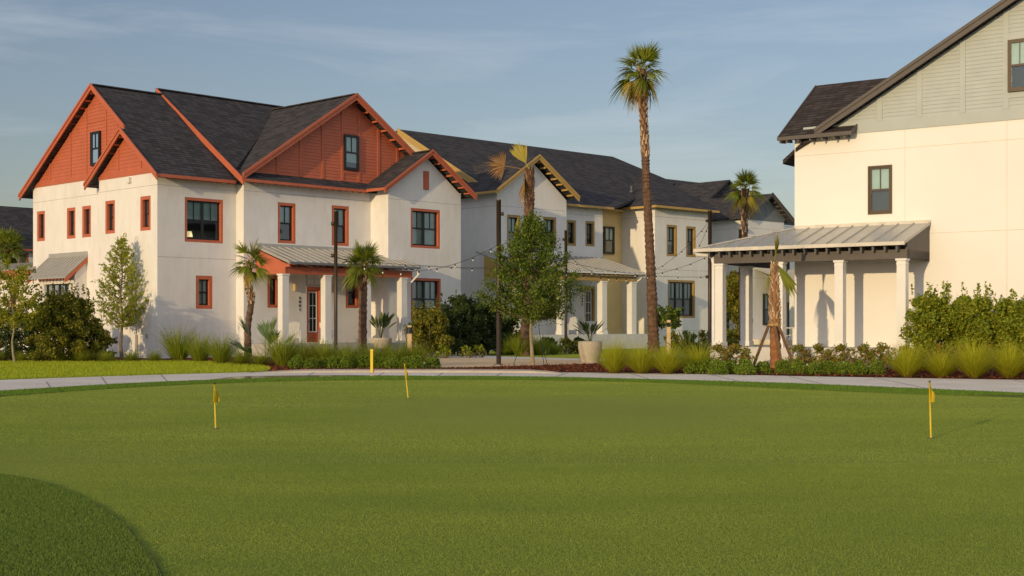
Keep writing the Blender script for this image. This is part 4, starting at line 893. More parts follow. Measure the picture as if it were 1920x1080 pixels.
# boxwoods
BOXV=[]
for k in range(4):
    rs=np.random.RandomState(200+k); n=1900; d=rs.normal(size=(n,3)); d/=np.linalg.norm(d,axis=1)[:,None]; d[:,2]=np.abs(d[:,2])*1.0-.28*(rs.rand(n)<.35)
    lump=1+.13*np.sin(d[:,0]*5+k)*np.cos(d[:,1]*4.3+k*2)+.10*np.sin(d[:,2]*7+k); r=(.86+.17*rs.rand(n)**2)*lump; r*=np.where(rs.rand(n)<.12,1.12,1)
    C=np.stack([d[:,0]*.245*r,d[:,1]*.245*r,.11+d[:,2]*.29*r],1); v,f=leaf_mesh('b',C,.030*(.7+.6*rs.rand(n)),LF_BOX,1.4); BOXV.append(mesh_np('foliage',v,f,LF_BOX))
m=MB(); 
for a in (0,2,4): m.tube([(0,0,0),(.08*math.cos(a),.08*math.sin(a),.2)],.01,4)
o=m.build('stem',BARK); STEM=o.data; bpy.data.objects.remove(o)
def clone(name,label,cat,loc,group,parts,rz,sc):
    t=thing(name,label,cat,loc,group); t.rotation_euler=(0,0,rz); t.scale=sc if hasattr(sc,'__len__') else (sc,sc,sc)
    for n_,me in parts: addobj(n_,me,t)
    return t
ORD=['first','second','third','fourth','fifth','sixth','seventh','eighth','ninth','tenth','eleventh','twelfth','thirteenth','fourteenth','fifteenth','sixteenth','seventeenth','eighteenth','nineteenth','twentieth']
Lx=[560,582,604,628,650,672,694,716,738,758,782,808]
for i,px in enumerate(Lx):
    clone('round_shrub','%s clipped round shrub from the left in the row behind the kerb'%ORD[i],'shrub',gx(px+rnd.uniform(-4,4),43.5+rnd.uniform(-.3,.3)-(i>8)*.2),'round shrubs behind the kerb',[('foliage',BOXV[i%4]),('stem',STEM)],rnd.random()*6,(rnd.uniform(.95,1.3),rnd.uniform(.9,1.2),rnd.uniform(.85,1.15)))
Rx=[1293,1325,1345,1372,1400,1432,1470,1497,1528,1556,1585,1612,1640,]
for i,px in enumerate(Rx):
    clone('round_shrub','%s clipped round shrub from the left in the row along the right sidewalk'%ORD[i],'shrub',gx(px+rnd.uniform(-4,4),39.0-.0028*(px-1293)+rnd.uniform(-.35,.35)),'round shrubs along the right sidewalk',[('foliage',BOXV[(i+1)%4]),('stem',STEM)],rnd.random()*6,(rnd.uniform(.95,1.2),rnd.uniform(.9,1.15),rnd.uniform(.9,1.15)))
# grasses
def blades(n,h,spread,w,droop,seed,base=.1,mat=None,name='blades'):
    """arching blades: start angle from the vertical up to spread (rad), bending over by droop (rad)"""
    rs=np.random.RandomState(seed); V=[];F=[];q=0; K=6
    for i in range(n):
        a=rs.rand()*6.283; th=spread*rs.rand()**.62; L=h*(.62+.5*rs.rand()); r0=base*rs.rand()**.5; a0=a+rs.normal()*.8
        p=np.array([r0*math.cos(a0),r0*math.sin(a0),0.]); d=np.array([math.cos(a),math.sin(a),0]); sd=np.array([-math.sin(a),math.cos(a),0])*w*(.6+.7*rs.rand()); dr=droop*rs.uniform(.5,1.3)
        for k in range(K+1):
            t=k/K; ww=sd*(1-t**2*.95)*.5; V+=[p-ww,p+ww]
            ang=th+dr*t**1.5; p=p+(d*math.sin(ang)+np.array([0,0,math.cos(ang)]))*L/K
            p[2]=max(p[2],.01)
        for k in range(K): F.append((q+2*k,q+2*k+1,q+2*k+3,q+2*k+2))
        q+=2*(K+1)
    return mesh_np(name,np.array(V),np.array(F),mat)
G_BR=leafmat('bright_grass_blade',[(0.324,0.365,0.016),(0.486,0.499,0.024),(0.648,0.594,0.054)],.45)
G_MID=leafmat('green_grass_blade',[(.15,.23,.018),(.29,.36,.028),(.48,.48,.05)],.4)
G_DRY=leafmat('dry_grass_blade',[(.26,.13,.03),(.34,.20,.06),(.20,.10,.03)],.3)
BR=[blades(1400,1.10,.95,.009,.75,300+k,.10,G_BR) for k in range(3)]; DRY=[blades(260,.42,1.35,.009,.5,320+k,.12,G_DRY,'dry_base') for k in range(2)]
MID=[blades(560,1.18,.80,.015,.75,330+k,.16,G_MID) for k in range(3)]
SM=[blades(560,.72,1.1,.010,.75,340+k,.10,G_MID) for k in range(2)]
TALL=[blades(36,1.55,.5,.007,.35,350,.12,G_DRY,'seed_stalks')]
seq=[(1152,39.8,1.0),(1203,39.6,1.0),(1252,39.4,1.08),(1310,39.6,1.05),(1702,36.8,.98),(1765,36.6,.96),(1826,36.3,1.05),(1893,36.0,1.0),(1955,35.8,1.0)]
for i,(px,Y,s) in enumerate(seq):
    if i<4: lb='%s fluffy yellow green grass clump right of the big planter'%ORD[i]
    else: lb=('%s fluffy yellow green grass clump left of the photo right edge, below the leafy bushes'%['fourth','third','second','first'][i-4]) if i<8 else 'fluffy grass clump just beyond the right photo edge'
    clone('ornamental_grass',lb,'grass clump',gx(px,Y),'bright grass clumps by the right sidewalk',[('blades',BR[i%3]),('dry_base',DRY[i%2])],rnd.random()*6,(s*rnd.uniform(.9,1.15),s*rnd.uniform(.9,1.15),s*rnd.uniform(.88,1.12)))
seq=[(-5,52,.85),(40,51.5,.8),(68,51,.8),(115,51,.85),(155,50.8,1.0),(200,50.8,.9),(247,51.2,.85),(290,51.2,.9)]
for i,(px,Y,s) in enumerate(seq):
    clone('ornamental_grass','%s small grass clump from the left in the bed behind the bright lawn'%ORD[i],'grass clump',gx(px,Y),'grass clumps behind the left lawn',[('blades',SM[i%2]),('dry_base',DRY[i%2])],rnd.random()*6,(s*rnd.uniform(.95,1.15),s*rnd.uniform(.95,1.15),s*rnd.uniform(.85,1.1)))
seq=[(335,51.8,1.3,1),(375,50.6,1.1,0),(415,48.3,1.05,0),(452,47.2,1.1,0),(490,46.4,1.05,0),(530,45.6,1.15,0),(570,46,1.1,1),(610,46,1.1,0),(655,45.5,1.05,0),(705,45.5,1.1,0),(745,45.2,1.05,0),(778,45.5,1.0,1),(590,48.5,1.1,0),(640,48.3,1.0,0)]
for i,(px,Y,s,tl) in enumerate(seq):
    pr_=[('blades',MID[i%3] if i not in (3,4) else SM[0]),('dry_base',DRY[i%2])]+([('seed_stalks',TALL[0])] if tl else [])
    lb='%s tall green grass clump from the left in the front row before the orange trimmed house'%ORD[i] if i<12 else ['tall green grass clump behind the row, just left of the short lamp pole','tall green grass clump behind the row, right of the short lamp pole'][i-12]
    clone('ornamental_grass',lb,'grass clump',gx(px,Y),'tall grass clumps before the orange trimmed house',pr_,rnd.random()*6,(s*1.05,s*1.0,s*rnd.uniform(.72,1.12)))
for i,(px,Y,s) in enumerate(((975,60,1.1),(950,61,.8),(1010,61,1.0),(1040,62,.7))):
    clone('ornamental_grass','%s grass clump from the left behind the oak trunk'%ORD[i],'grass clump',gx(px,Y),'grass clumps behind the oak',[('blades',MID[i%3])],i*1.3,(s,s,s))
# ---- palms
PALM_BARK=simple('palm_bark',(.13,.072,.042),.9,.55,6,.9,.03,14); PALM_BOOT=leafmat('palm_boot',[(.22,.12,.06),(.42,.28,.16),(.60,.45,.29)],.0,.8)
FR_G=leafmat('palm_frond_green',[(.11,.16,.015),(.21,.26,.025),(.38,.38,.05)],.35,.4); FR_Y=leafmat('palm_frond_yellow',[(0.364,0.364,0.042),(0.504,0.420,0.070),(0.560,0.364,0.098)],.35,.5); FR_D=leafmat('palm_frond_dry',[(.34,.18,.07),(.42,.26,.12),(.26,.13,.05)],.2,.7)
FR_B=leafmat('palm_frond_bluegreen',[(0.117,0.182,0.078),(0.182,0.260,0.104),(0.286,0.351,0.156)],.3,.4)
def frond(el,L,B,mat,seed,nl=26,droop=.5,fan=150,w=.035,name='frond',fold=.0):
    """fan frond in local coordinates, heading +x at elevation el (deg)"""
    rs=np.random.RandomState(seed); e=R(el); V=[];F=[];q=0
    def add(p,w_,sd):
        V.append(p-sd*w_*.5); V.append(p+sd*w_*.5)
    # petiole: droops slightly
    K=4; tip=None; y=np.array([0,1.,0])
    for k in range(K+1):
        t=k/K; p=np.array([L*t*math.cos(e),0,L*t*math.sin(e)-droop*.22*L*t*t]); add(p,.03,y)
        V[-1]=V[-1]; tip=p
    for k in range(K): F.append((q+2*k,q+2*k+1,q+2*k+3,q+2*k+2))
    q+=2*(K+1)
    # add vertical strip for thickness
    for k in range(K+1):
        t=k/K; p=np.array([L*t*math.cos(e),0,L*t*math.sin(e)-droop*.22*L*t*t]); add(p,.028,np.array([0,0,1.]))
    for k in range(K): F.append((q+2*k,q+2*k+1,q+2*k+3,q+2*k+2))
    q+=2*(K+1)
    hx=np.array([math.cos(e-droop*.4),0,math.sin(e-droop*.4)]); up=np.array([-hx[2],0,hx[0]])
    for i in range(nl):
        f=(i/(nl-1)-.5)*2; a=R(fan/2)*f; d=hx*math.cos(a)+y*math.sin(a)+up*(.12*abs(f)+rs.normal()*.06); d/=np.linalg.norm(d)
        LL=B*(1-.28*abs(f))*(.85+.25*rs.rand()); sd=np.cross(d,up); sd/=np.linalg.norm(sd); K2=6; dr=droop*(.8+.5*rs.rand())
        for k in range(K2+1):
            t=k/K2; p=tip+d*LL*t-np.array([0,0,1])*LL*dr*.75*t**2.4
            p[:2]*=1-.12*dr*t*t if True else 1
            add(p,w*(.55+1.0*min(1,t*2.2))*(1-max(0,t-.35)/.65*.93),sd+np.array([0,0,.25*math.sin(i*2.1)]))
        for k in range(K2): F.append((q+2*k,q+2*k+1,q+2*k+3,q+2*k+2))
        q+=2*(K2+1)
    return mesh_np(name,np.array(V),np.array(F),mat)
def palm(label,base,path,rad,fr,boots=None,name='palm_tree',group=None,rings=True,seed=1,bootmat=None,skirt=None,trunkmat=None):
    t=thing(name,label,'palm tree',base,group); rs=random.Random(seed)
    # trunk: many rings with rough radius
    P=smooth([Vector(p) for p in path],10); m=MB(); r=[]
    n=len(P)
    zt=[p.z for p in P]
    fine=[];rr=[]
    tot=P[-1].z
    M=max(30,int(tot*9))
    for i in range(M+1):
        k=i/M*(n-1); j=min(int(k),n-2); p=P[j].lerp(P[j+1],k-j); z=i/M
        kk=z*(len(rad)-1); jj=min(int(kk),len(rad)-2); r0=rad[jj]*(1-(kk-jj))+rad[jj+1]*(kk-jj)
        fine.append(p+Vector((rs.uniform(-.008,.008),rs.uniform(-.008,.008),0))); rr.append(r0*(1+(.10 if i%2 else -.06)*rs.uniform(.2,1.6)))
    m.tube(fine,rr,12); tr_=m.build('trunk',trunkmat or PALM_BARK,None,False); tr_.parent=t
    if boots:
        z0,z1,size,cnt,out=boots; m=MB(); 
        for i in range(cnt):
            k=i/cnt; z=z0+(z1-z0)*k; a=i*2.399+rs.uniform(-.1,.1); kz=z/tot*(n-1); j=min(int(kz),n-2); c=P[j].lerp(P[j+1],kz-j)
            kk=z/tot*(len(rad)-1); jj=min(int(kk),len(rad)-2); r0=rad[jj]*(1-(kk-jj))+rad[jj+1]*(kk-jj)
            d=Vector((math.cos(a),math.sin(a),0)); sd=Vector((-d.y,d.x,0)); L=size*rs.uniform(.75,1.2); w=size*.42
            b=c+d*r0*.8; e=c+d*(r0+out*rs.uniform(.6,1.2))+Vector((0,0,L))+sd*rs.uniform(-.4,.4)*w
            th=d*.02
            m.hexa([b-sd*w*.5-th,b+sd*w*.5-th,b+sd*w*.5+th*1.5,b-sd*w*.5+th*1.5,e-sd*w*.2-th,e+sd*w*.2-th,e+sd*w*.2+th*.4,e-sd*w*.2+th*.4])
        b_=m.build('boots',bootmat or PALM_BOOT,None); b_.parent=t
    topp=P[-1]
    for (me,az,sc,dz) in fr:
        o=addobj('frond',me,t,topp+Vector((0,0,dz))); o.rotation_euler=az.to_euler() if isinstance(az,Matrix) else (Matrix.Rotation(az,3,'Z')@Matrix.Rotation(rs.uniform(-.15,.15),3,'Y')@Matrix.Rotation(rs.uniform(-.6,.6),3,'X')).to_euler(); o.scale=(sc,sc,sc)
    return t
def spin(meshes,seed,cfg):
    rs=random.Random(seed); out=[]
    for key,cnt,sc,dz in cfg:
        a0=rs.random()*6.28
        for i in range(cnt): out.append((meshes[key][i%len(meshes[key])],a0+i*6.283/cnt+rs.uniform(-.35,.35),sc*rs.uniform(.85,1.15),dz+rs.uniform(-.06,.06)))
    return out
FM={'f%d'%i:[frond(el,.42,.84,FR_G,1+7*i+k,droop=dr,fan=fa,nl=22,w=.034) for k in range(3)] for i,(el,dr,fa) in enumerate(((76,.12,90),(62,.18,120),(48,.26,140),(34,.34,150),(20,.42,150),(6,.5,140),(-8,.6,120),(-24,.7,100)))}
FM.update({'yel':[frond(-42,.40,.80,FR_Y,16+k,droop=.7,fan=90,nl=18) for k in range(2)],
    'dry':[frond(-66,.30,.62,FR_D,19+k,droop=.6,fan=60,nl=14) for k in range(2)],
    'spear':[frond(88,.5,.8,FR_G,22,nl=6,droop=.02,fan=8,w=.02)]})
def crown(seed,sc,dens=1.0,yel=4,dry=4,spear=1):
    c=[('spear',spear,sc,.1)]+[('f%d'%i,max(2,int(n*dens)),sc,.06-.04*i) for i,n in enumerate((4,5,6,6,6,6,5,4))]+[('yel',yel,sc*.95,-.25),('dry',dry,sc*.9,-.4)]
    return spin(FM,seed,c)
palm('very tall slim palm with reddish brown trunk, rising above every roof',gx(1226,64),[(0,0,0),(-.12,0,3.5),(-.32,0,7.5),(-.45,0,10.3),(-.62,0,13.95)],[.32,.27,.25,.225,.21,.20,.195,.19,.185,.21,.23],
     crown(2,1.25,.8,10,7),boots=(9.6,13.8,.28,120,.05),seed=4)
palm('tall palm behind the grey porch with reddish trunk and yellowing skirt',gx(1391,76),[(0,0,0),(.08,0,4),(.2,0,9.35)],[.22,.20,.19,.20,.22],
     crown(3,1.05,.75,8,2),boots=(5.8,9.2,.3,70,.05),seed=5)
palm('short curved palm with grey leaf bases at the left corner of the orange porch',gx(465,49.5),[(0,0,0),(0,0,1.4),(.12,0,2.4),(-.03,0,3.1),(.12,0,3.9)],[.15,.125,.115,.125,.115,.11],
     crown(4,.72,.6,1,0),boots=(1.75,3.8,.16,80,.04),seed=6)
palm('short straight palm with full green fan crown in front of the orange porch roof',gx(681,48.5),[(0,0,0),(-.02,0,1.5),(0,0,2.7),(.02,0,3.75)],[.17,.155,.15,.145,.145,.16],
     crown(5,.74,1.0,1,3),boots=(2.75,3.75,.2,36,.06),seed=7)
RX_=0
RX=lambda a:Matrix.Rotation(R(a),3,'X')
RY=lambda a:Matrix.Rotation(R(a),3,'Y')
RZ=lambda a:Matrix.Rotation(R(a),3,'Z')
bad=[(frond(85,.35,1.15,FR_Y,71,nl=24,droop=.06,fan=62,w=.07),RY(-28)@RZ(90),1.0,.1),(frond(4,1.05,.95,FR_D,72,nl=24,droop=.35,fan=165,w=.055),RZ(180)@RY(-10)@RX(68),1.1,0.05),(FM['dry'][0],R(200),1.6,0),(FM['dry'][1],R(20),1.3,-.1),(frond(-50,.3,.9,FR_Y,73,nl=14,droop=.9,fan=90),R(190),1.1,0.0),(frond(86,.4,.75,FR_D,74,nl=5,droop=.02,fan=12,w=.04),0,1,.1)]
bt=palm('damaged palm with only a few tattered yellow fronds, behind the oak',gx(984,60),[(0,0,0),(.12,0,4),(.2,0,7),(.2,0,8.5)],[.22,.20,.20,.21,.22,.18],bad,boots=(4.2,8.4,.26,120,.05),seed=8,bootmat=leafmat('dark_boot',[(.07,.03,.015),(.14,.07,.035),(.26,.16,.09)],0,.8))
o=addobj('frond',frond(-60,.3,.7,FR_Y,75,nl=14,droop=.8,fan=70),bt,(-.15,-.25,6.7)); o.rotation_euler=(0,0,R(200))
st=[(frond(86,.35,.85,FR_Y,81,nl=8,droop=.02,fan=14,w=.04),0,1.1,0),(frond(80,.3,.7,FR_G,84,nl=8,droop=.05,fan=16,w=.045),RY(9)@RZ(90),1.0,0),(frond(0,.2,1.35,FR_G,82,nl=13,droop=.1,fan=26,w=.075),RY(58)@RX(80),1.0,.1),(frond(-50,.1,1.0,FR_G,83,nl=7,droop=.7,fan=25,w=.04),R(190),.85,-.05)]
sp=palm('stubby trimmed palm with criss cross leaf bases and one hanging frond, propped by three boards',gx(1455,43),[(0,0,0),(-.03,0,1.2),(-.05,0,2.2),(-.05,0,3.5)],[.20,.185,.17,.155,.15,.12,.05],st,boots=(1.35,3.4,.18,130,.065),seed=9,trunkmat=simple('orange_palm_bark',(.30,.13,.045),.9,.3,12,.9,.03,14))
palm('bushy crowned palm at the far left edge in front of the distant house',gx(14,72),[(0,0,0),(0,0,3),(0,0,5.6)],[.28,.25,.22,.25],crown(6,1.05,1,1,3),seed=10)
palm('small palm at the far left beside the low metal roof',gx(52,66),[(0,0,0),(0,0,1.8),(0,0,3.5)],[.18,.16,.15],crown(7,.85,.4,0,0),seed=12)
# braces of the stub palm
WOODB=simple('weathered_board',(.15,.08,.04),.9,.3,5)
for i,(bx,by,tx,lab) in enumerate(((1410,43.2,1441,'board prop slanting down to the left of the stubby palm'),(1468,41.9,1452,'board prop in front of the stubby palm trunk'),(1492,42.8,1460,'dark board prop slanting down to the right of the stubby palm'))):
    p=gx(bx,by,0); q=px2(tx,611,42.75); m=MB(); m.bar(p,q,.09,.05,(0,1,0)); tag(m.build('palm_prop',WOODB),lab,'prop','props of the stubby palm')
m=MB(); c=px2(1452,609,43); 
for i in range(10):
    a=i*.628; b=a+.628; r0=.21; m.bar(c+Vector((r0*math.cos(a),r0*math.sin(a),0)),c+Vector((r0*math.cos(b),r0*math.sin(b),0)),.03,.07)
tag(m.build('brace_strap',simple('tan_strap',(.45,.28,.10),.8)),'tan strap collar tied round the stubby palm trunk where its props meet','strap')
# low fan palm (palmetto)
pt=thing('palmetto','low blue green fan palm with big stiff fans beside the left porch column','palmetto',gx(497,47.6))
for i,(el,az,L,B) in enumerate(((62,175,1.25,.95),(78,30,1.2,.85),(48,20,1.0,.8),(35,170,1.0,.85),(70,100,1.1,.8),(55,-60,1.0,.8),(30,-120,.9,.8))):
    o=addobj('frond',frond(el,L,B,FR_B,90+i,nl=16,droop=.10,fan=70,w=.075),pt,(0,0,0)); o.rotation_euler=(0,0,R(az))
# paddle leaf plants
def paddle(n,h,w,mat,seed,spread=.5,leafk=.45):
    rs=np.random.RandomState(seed); V=[];F=[];q=0
    for i in range(n):
        a=rs.rand()*6.283; out=spread*(.25+.75*rs.rand()); L=h*(.65+.4*rs.rand()); d=np.array([math.cos(a),math.sin(a),0]); sd=np.array([-math.sin(a),math.cos(a),0]); K=9
        tw=rs.rand()*1.2
        sdv=sd*math.cos(tw)+np.array([0,0,1])*math.sin(tw)*.6
        for k in range(K+1):
            t=k/K; p=d*(.05+out*t**1.6)+np.array([0,0,L*(t-.12*t*t)]); x=max(0,(t-(1-leafk))/leafk); ww=.018+w*math.sin(min(1,x)*math.pi)**.8 if x>0 else .02
            V+=[p-sdv*ww*.5,p+sdv*ww*.5]
        for k in range(K): F.append((q+2*k,q+2*k+1,q+2*k+3,q+2*k+2))
        q+=2*(K+1)
    return mesh_np('leaves',np.array(V),np.array(F),mat)
LF_PAD=leafmat('paddle_leaf',[(.035,.07,.012),(.07,.12,.018),(.16,.19,.04)],.25,.35)
def planter(loc,r0,r1,h,label):
    m=MB(); prof=[(r0*.96,0),(r0,.03),(r0+(r1-r0)*.55,h*.35),(r1,h*.75),(r1*.98,h-.03),(r1*.94,h),(r1*.86,h),(r1*.84,h-.1)]
    n=28; 
    for (r,z) in prof:
        for j in range(n): a=2*math.pi*j/n; m.v.append((loc[0]+r*math.cos(a),loc[1]+r*math.sin(a),loc[2]+z))
    for i in range(len(prof)-1):
        for j in range(n): q=(j+1)%n; m.f.append((i*n+j,i*n+q,(i+1)*n+q,(i+1)*n+j))
    m.f.append(tuple((len(prof)-1)*n+j for j in range(n)))
    t=thing('planter',label,'planter',loc); m.build('pot',simple('cast_stone',(.46,.41,.32),.9,.15,14,.8,.02,40),t,True)
    m=MB(); m.tube([loc+Vector((0,0,h-.12)),loc+Vector((0,0,h-.06))],r1*.82,16); m.build('soil',MULCH,t); return t
pl=gx(1106.5,50.3); planter(pl,.34,.47,.84,'big pale cast stone planter standing on the mulch beside the small lawn')
t=thing('paddle_leaf_plant','broad leaved plant growing in the big pale planter by the small lawn','plant',pl+Vector((0,0,.78))); addobj('leaves',paddle(26,.95,.15,LF_PAD,5,.75),t)
p2=fB.P(10.35,0.6,2.0)+Vector((0,-.6,0)); p2.z=.35; planter(p2,.42,.52,.5,'low stone planter between the porch columns of the orange trimmed house')
t=thing('paddle_leaf_plant','broad leaved plant growing in the low planter at the orange porch','plant',p2+Vector((0,0,.45))); addobj('leaves',paddle(30,1.4,.17,LF_PAD,6,.85),t)
for i,(px,Y,lab) in enumerate(((1287,52,'spiky green plant with strap leaves behind the bright grass clumps'),(1302,51.5,'spiky plant with dry orange stalk behind the bright grass clumps'))):
    t=thing('strap_leaf_plant',lab,'plant',gx(px,Y)); addobj('leaves',paddle(34,1.35-.3*i,.07,LF_PAD,15+i,.9,.8),t)
# ================================================================== STREET FURNITURE
def lamp_pole(px,Y,ytop,r,label,br,z0=0):
    b=gx(px,Y,z0); zt=EYE+(HOR-ytop)/FPX*Y; t=thing('string_light_pole',label,'pole',b,'bronze poles carrying string lights')
    m=MB(); m.tube([b,b+Vector((0,0,zt-z0-.02))],r,12); m.build('pole',POLE,t,True)
    m=MB(); m.tube([b,b+Vector((0,0,.05))],r*1.9,12); m.build('base_plate',POLE,t)
    m=MB(); m.tube([b+Vector((0,0,zt-z0-.02)),b+Vector((0,0,zt-z0+.01))],r*1.1,12); m.build('cap',POLE,t)
    for (sg,py) in br:
        c=px2(px,py,Y); c.x+=sg*(r+.05); m=MB(); m.tube([c+Vector((-sg*.09,0,0)),c+Vector((-sg*.03,0,0)),c+Vector((sg*.04,0,0)),c+Vector((sg*.055,0,0))],[.03,.07,.07,.04],10); m.build('bracket',POLE,t)
    return b
lamp_pole(629.5,47,395.5,.065,'slim bronze pole in front of the orange porch',[(-1,419.5),(-1,479)])
lamp_pole(935,47.5,375,.085,'thick bronze pole left of the oak tree',[(1,401),(1,467)])
lamp_pole(1061,66,432,.075,'bronze pole before the yellow trimmed porch, right behind the oak',[(-1,449)])
lamp_pole(1331,58,395,.085,'bronze pole at the right corner of the yellow trimmed house',[(-1,414),(-1,519)])
lamp_pole(1388,73,430,.09,'distant dark pole beside the tall palm behind the grey porch',[(-1,512)])
CABLE=simple('black_cable',(.02,.02,.02),.6); BULB=simple('frosted_bulb',(.85,.83,.78),.25,.03,3)
def string(a,b,sag,n,label,r=.009):
    a,b=Vector(a),Vector(b); t=thing('string_light',label,'string lights',(a+b)/2,'strings of bulbs between the poles')
    pts=[a.lerp(b,i/24)+Vector((0,0,-sag*4*(i/24)*(1-i/24))) for i in range(25)]
    m=MB(); m.tube(pts,r,5,False); m.build('cable',CABLE,t)
    for i in range(n):
        k=(i+.6)/n; p=a.lerp(b,k)+Vector((0,0,-sag*4*k*(1-k)))
        m=MB(); m.tube([p+Vector((0,0,.01)),p+Vector((0,0,-.07)),p+Vector((0,0,-.075))],[.022,.026,.02],6); s_=m.build('socket',CABLE,t)
        m=MB(); m.tube([p+Vector((0,0,-.07)),p+Vector((0,0,-.09)),p+Vector((0,0,-.115)),p+Vector((0,0,-.135))],[.014,.023,.023,.008],8); m.build('bulb',BULB,s_,True)
string(px2(629,480,47),px2(934,459,47.4),.75,9,'string of bulbs sagging from the slim pole to the thick pole')
string(px2(629,484,47),px2(1061,497,66),.25,11,'string of bulbs running low behind the thick pole towards the yellow porch')
string(px2(936,469,47.5),px2(1331,479,58),1.0,13,'string of bulbs from the thick pole along the yellow porch eave')
string(px2(1061,474,66),px2(1331,414,58),1.9,8,'string of bulbs rising across the triple window wall to the corner pole')
string(px2(1061,490,66),px2(1331,519,58),.25,7,'lower string of bulbs crossing the triple window wall')
string(px2(1331,414,58),px2(1306,470,48),.1,2,'short string of bulbs dropping from the corner pole to the grey porch eave')
# bollards
def bollard(px,Y,ytop,label,shade):
    b=gx(px,Y); h=EYE+(HOR-ytop)/FPX*Y; t=thing('bollard_light',label,'bollard',b,'wooden bollard lights')
    m=MB(); m.box(b.x-.09,b.x+.09,b.y-.09,b.y+.09,0,h-.33); m.build('post',simple('pale_post',(.62,.45,.26),.7),t)
    m=MB(); 
    if shade:
        m.tube([b+Vector((0,0,h-.34)),b+Vector((0,0,h-.08))],[.17,.09],12); m.build('lamp_shade',BLACK,t)
        m=MB(); m.box(b.x-.08,b.x+.08,b.y-.08,b.y+.08,h-.08,h); m.build('cap',simple('pale_post2',(.5,.42,.3)),t)
    else:
        m.box(b.x-.09,b.x+.07,b.y-.085,b.y+.085,h-.33,h-.12); m.build('lamp_shade',BLACK,t)
        m=MB(); m.box(b.x-.09,b.x+.09,b.y-.09,b.y+.09,h-.12,h); m.build('cap',simple('pale_post3',(.62,.45,.26)),t)
bollard(768,55,610,'bollard light with flared dark shade beside the last porch column',True)
bollard(1253.5,62.5,600,'square wooden bollard light under the small dark leaved tree',False)
# yellow post
YEL=simple('yellow_paint',(.72,.50,.02),.5,.06,3)
b=gr(697,699); m=MB(); m.box(b.x-.04,b.x+.04,b.y-.04,b.y+.04,0,.72); m.box(b.x-.044,b.x+.044,b.y-.044,b.y+.044,.67,.73); tag(m.build('marker_post',YEL),'square yellow marker post standing at the kerb before the round shrubs','post')
# practice flags
def flag(base,top_dx,h,label,cloth,seed,flen=.22):
    t=thing('practice_flag',label,'golf flag',base,'yellow flags on the putting green')
    top=base+Vector((top_dx,0,h)); m=MB(); m.tube([base+Vector((0,0,-.02)),top],.0115,8); m.build('pole',YEL,t,True)
    m=MB(); m.tube([top,top+Vector((0,0,.03))],.012,8); m.build('tip',BLACK if cloth!=2 else YEL,t)
    m=MB(); n=7; d=(top-base).normalized(); c0=top-d*.015; 
    hh=.235
    cols=[]
    for i in range(n+1):
        k=i/n; x=.012+ .062*k+.008*math.sin(k*9+seed); dep=.035*math.sin(k*6+seed)
        z1=-.0-.20*k*(1.0); z0=-hh*(1-.12*k)-.03*k
        cols.append((c0+Vector((x*(1 if seed%2 else 1),dep,z1)),c0+Vector((x*.9-.02*(1-k),dep*1.3,z0))))
    for i in range(n):
        a,b_=cols[i],cols[i+1]; 
        m.slab([a[0],b_[0],b_[1],a[1]],(0.0,.002,0))
    m.build('cloth',leafmat('flag_cloth',[(.62,.48,.02),(.70,.55,.03)],.35),t)
    m=MB(); m.tube([base+Vector((0,0,.003)),base+Vector((0,0,.010))],.054,20); tag(m.build('hole_cup',simple('cup_dark',(.12,.12,.08))),'hole at the foot of the %s'%label.split(' with')[0].split(' of the')[0],'golf hole','holes of the putting green')
    return t
def gz(p,z=.042): return Vector((p.x,p.y,z))
flag(gz(gr(1745.5,820,.055)),-.018,.725,'nearest yellow flag of the putting green, at the right',0,1)
flag(gz(gr(404.5,802,.055)),-.02,.63,'black tipped yellow flag at the left of the putting green',1,4)
flag(gz(gr(765.5,746,.055)),-.07,.66,'farthest yellow flag with leaning pole near the middle of the putting green',2,2)
# chairs
def adirondack(loc,rz,label,s=1,mat=None):
    t=thing('porch_chair',label,'chair',loc); M_=Matrix.Rotation(rz,3,'Z'); 
    def B(mb,x0,x1,y0,y1,z0,z1,tilt=0,py=0,pz=0):
        pts=[]
        for z in (z0,z1):
            for (x,y) in ((x0,y0),(x1,y0),(x1,y1),(x0,y1)):
                dy,dz=y-py,z-pz; yy=py+dy*math.cos(tilt)-dz*math.sin(tilt); zz=pz+dy*math.sin(tilt)+dz*math.cos(tilt)
                pts.append(Vector(loc)+M_@Vector((x*s,yy*s,zz*s)))
        mb.hexa(pts)
    wm=mat or WHITE
    m=MB()
    for i in range(5): B(m,-.26,.26,-.28+i*.11,-.19+i*.11,.36-i*.025,.38-i*.025)
    m.build('seat',wm,t)
    m=MB()
    for i in range(5): x=-.25+i*.1; B(m,x,x+.09,.2,.22,.25,1.0+.05*math.cos((i-2)*.8),-.35*1,.2,.25)
    m.build('backrest',wm,t)
    for sx in (-.32,.28):
        m=MB(); B(m,sx-.04,sx+.08,-.36,.34,.57,.595); m.build('armrest',wm,t)
        m=MB(); B(m,sx,sx+.04,-.32,-.22,0,.57); m.build('leg',wm,t)
        m=MB(); B(m,sx,sx+.04,.22,.3,0,.57); m.build('leg',wm,t)
    return t
adirondack(fF.P(6.0,.95,1.2),R(150),'white slatted porch chair beside the yellow trimmed front door')
adirondack(eE.P(4.3,.95,1.0),R(200),'white slatted porch chair left of the yellow trimmed door, half behind the oak')
q=fB.P(5.9,.6,1.0); adirondack(q,R(200),'white porch chair left of the orange front door')
q=fB.P(7.9,.6,1.0); adirondack(q,R(170),'white porch chair right of the orange front door')
adirondack(Q.p(1.6,1.0,.68),R(70),'pale slatted chair on the grey porch, seen behind the columns',1.15)
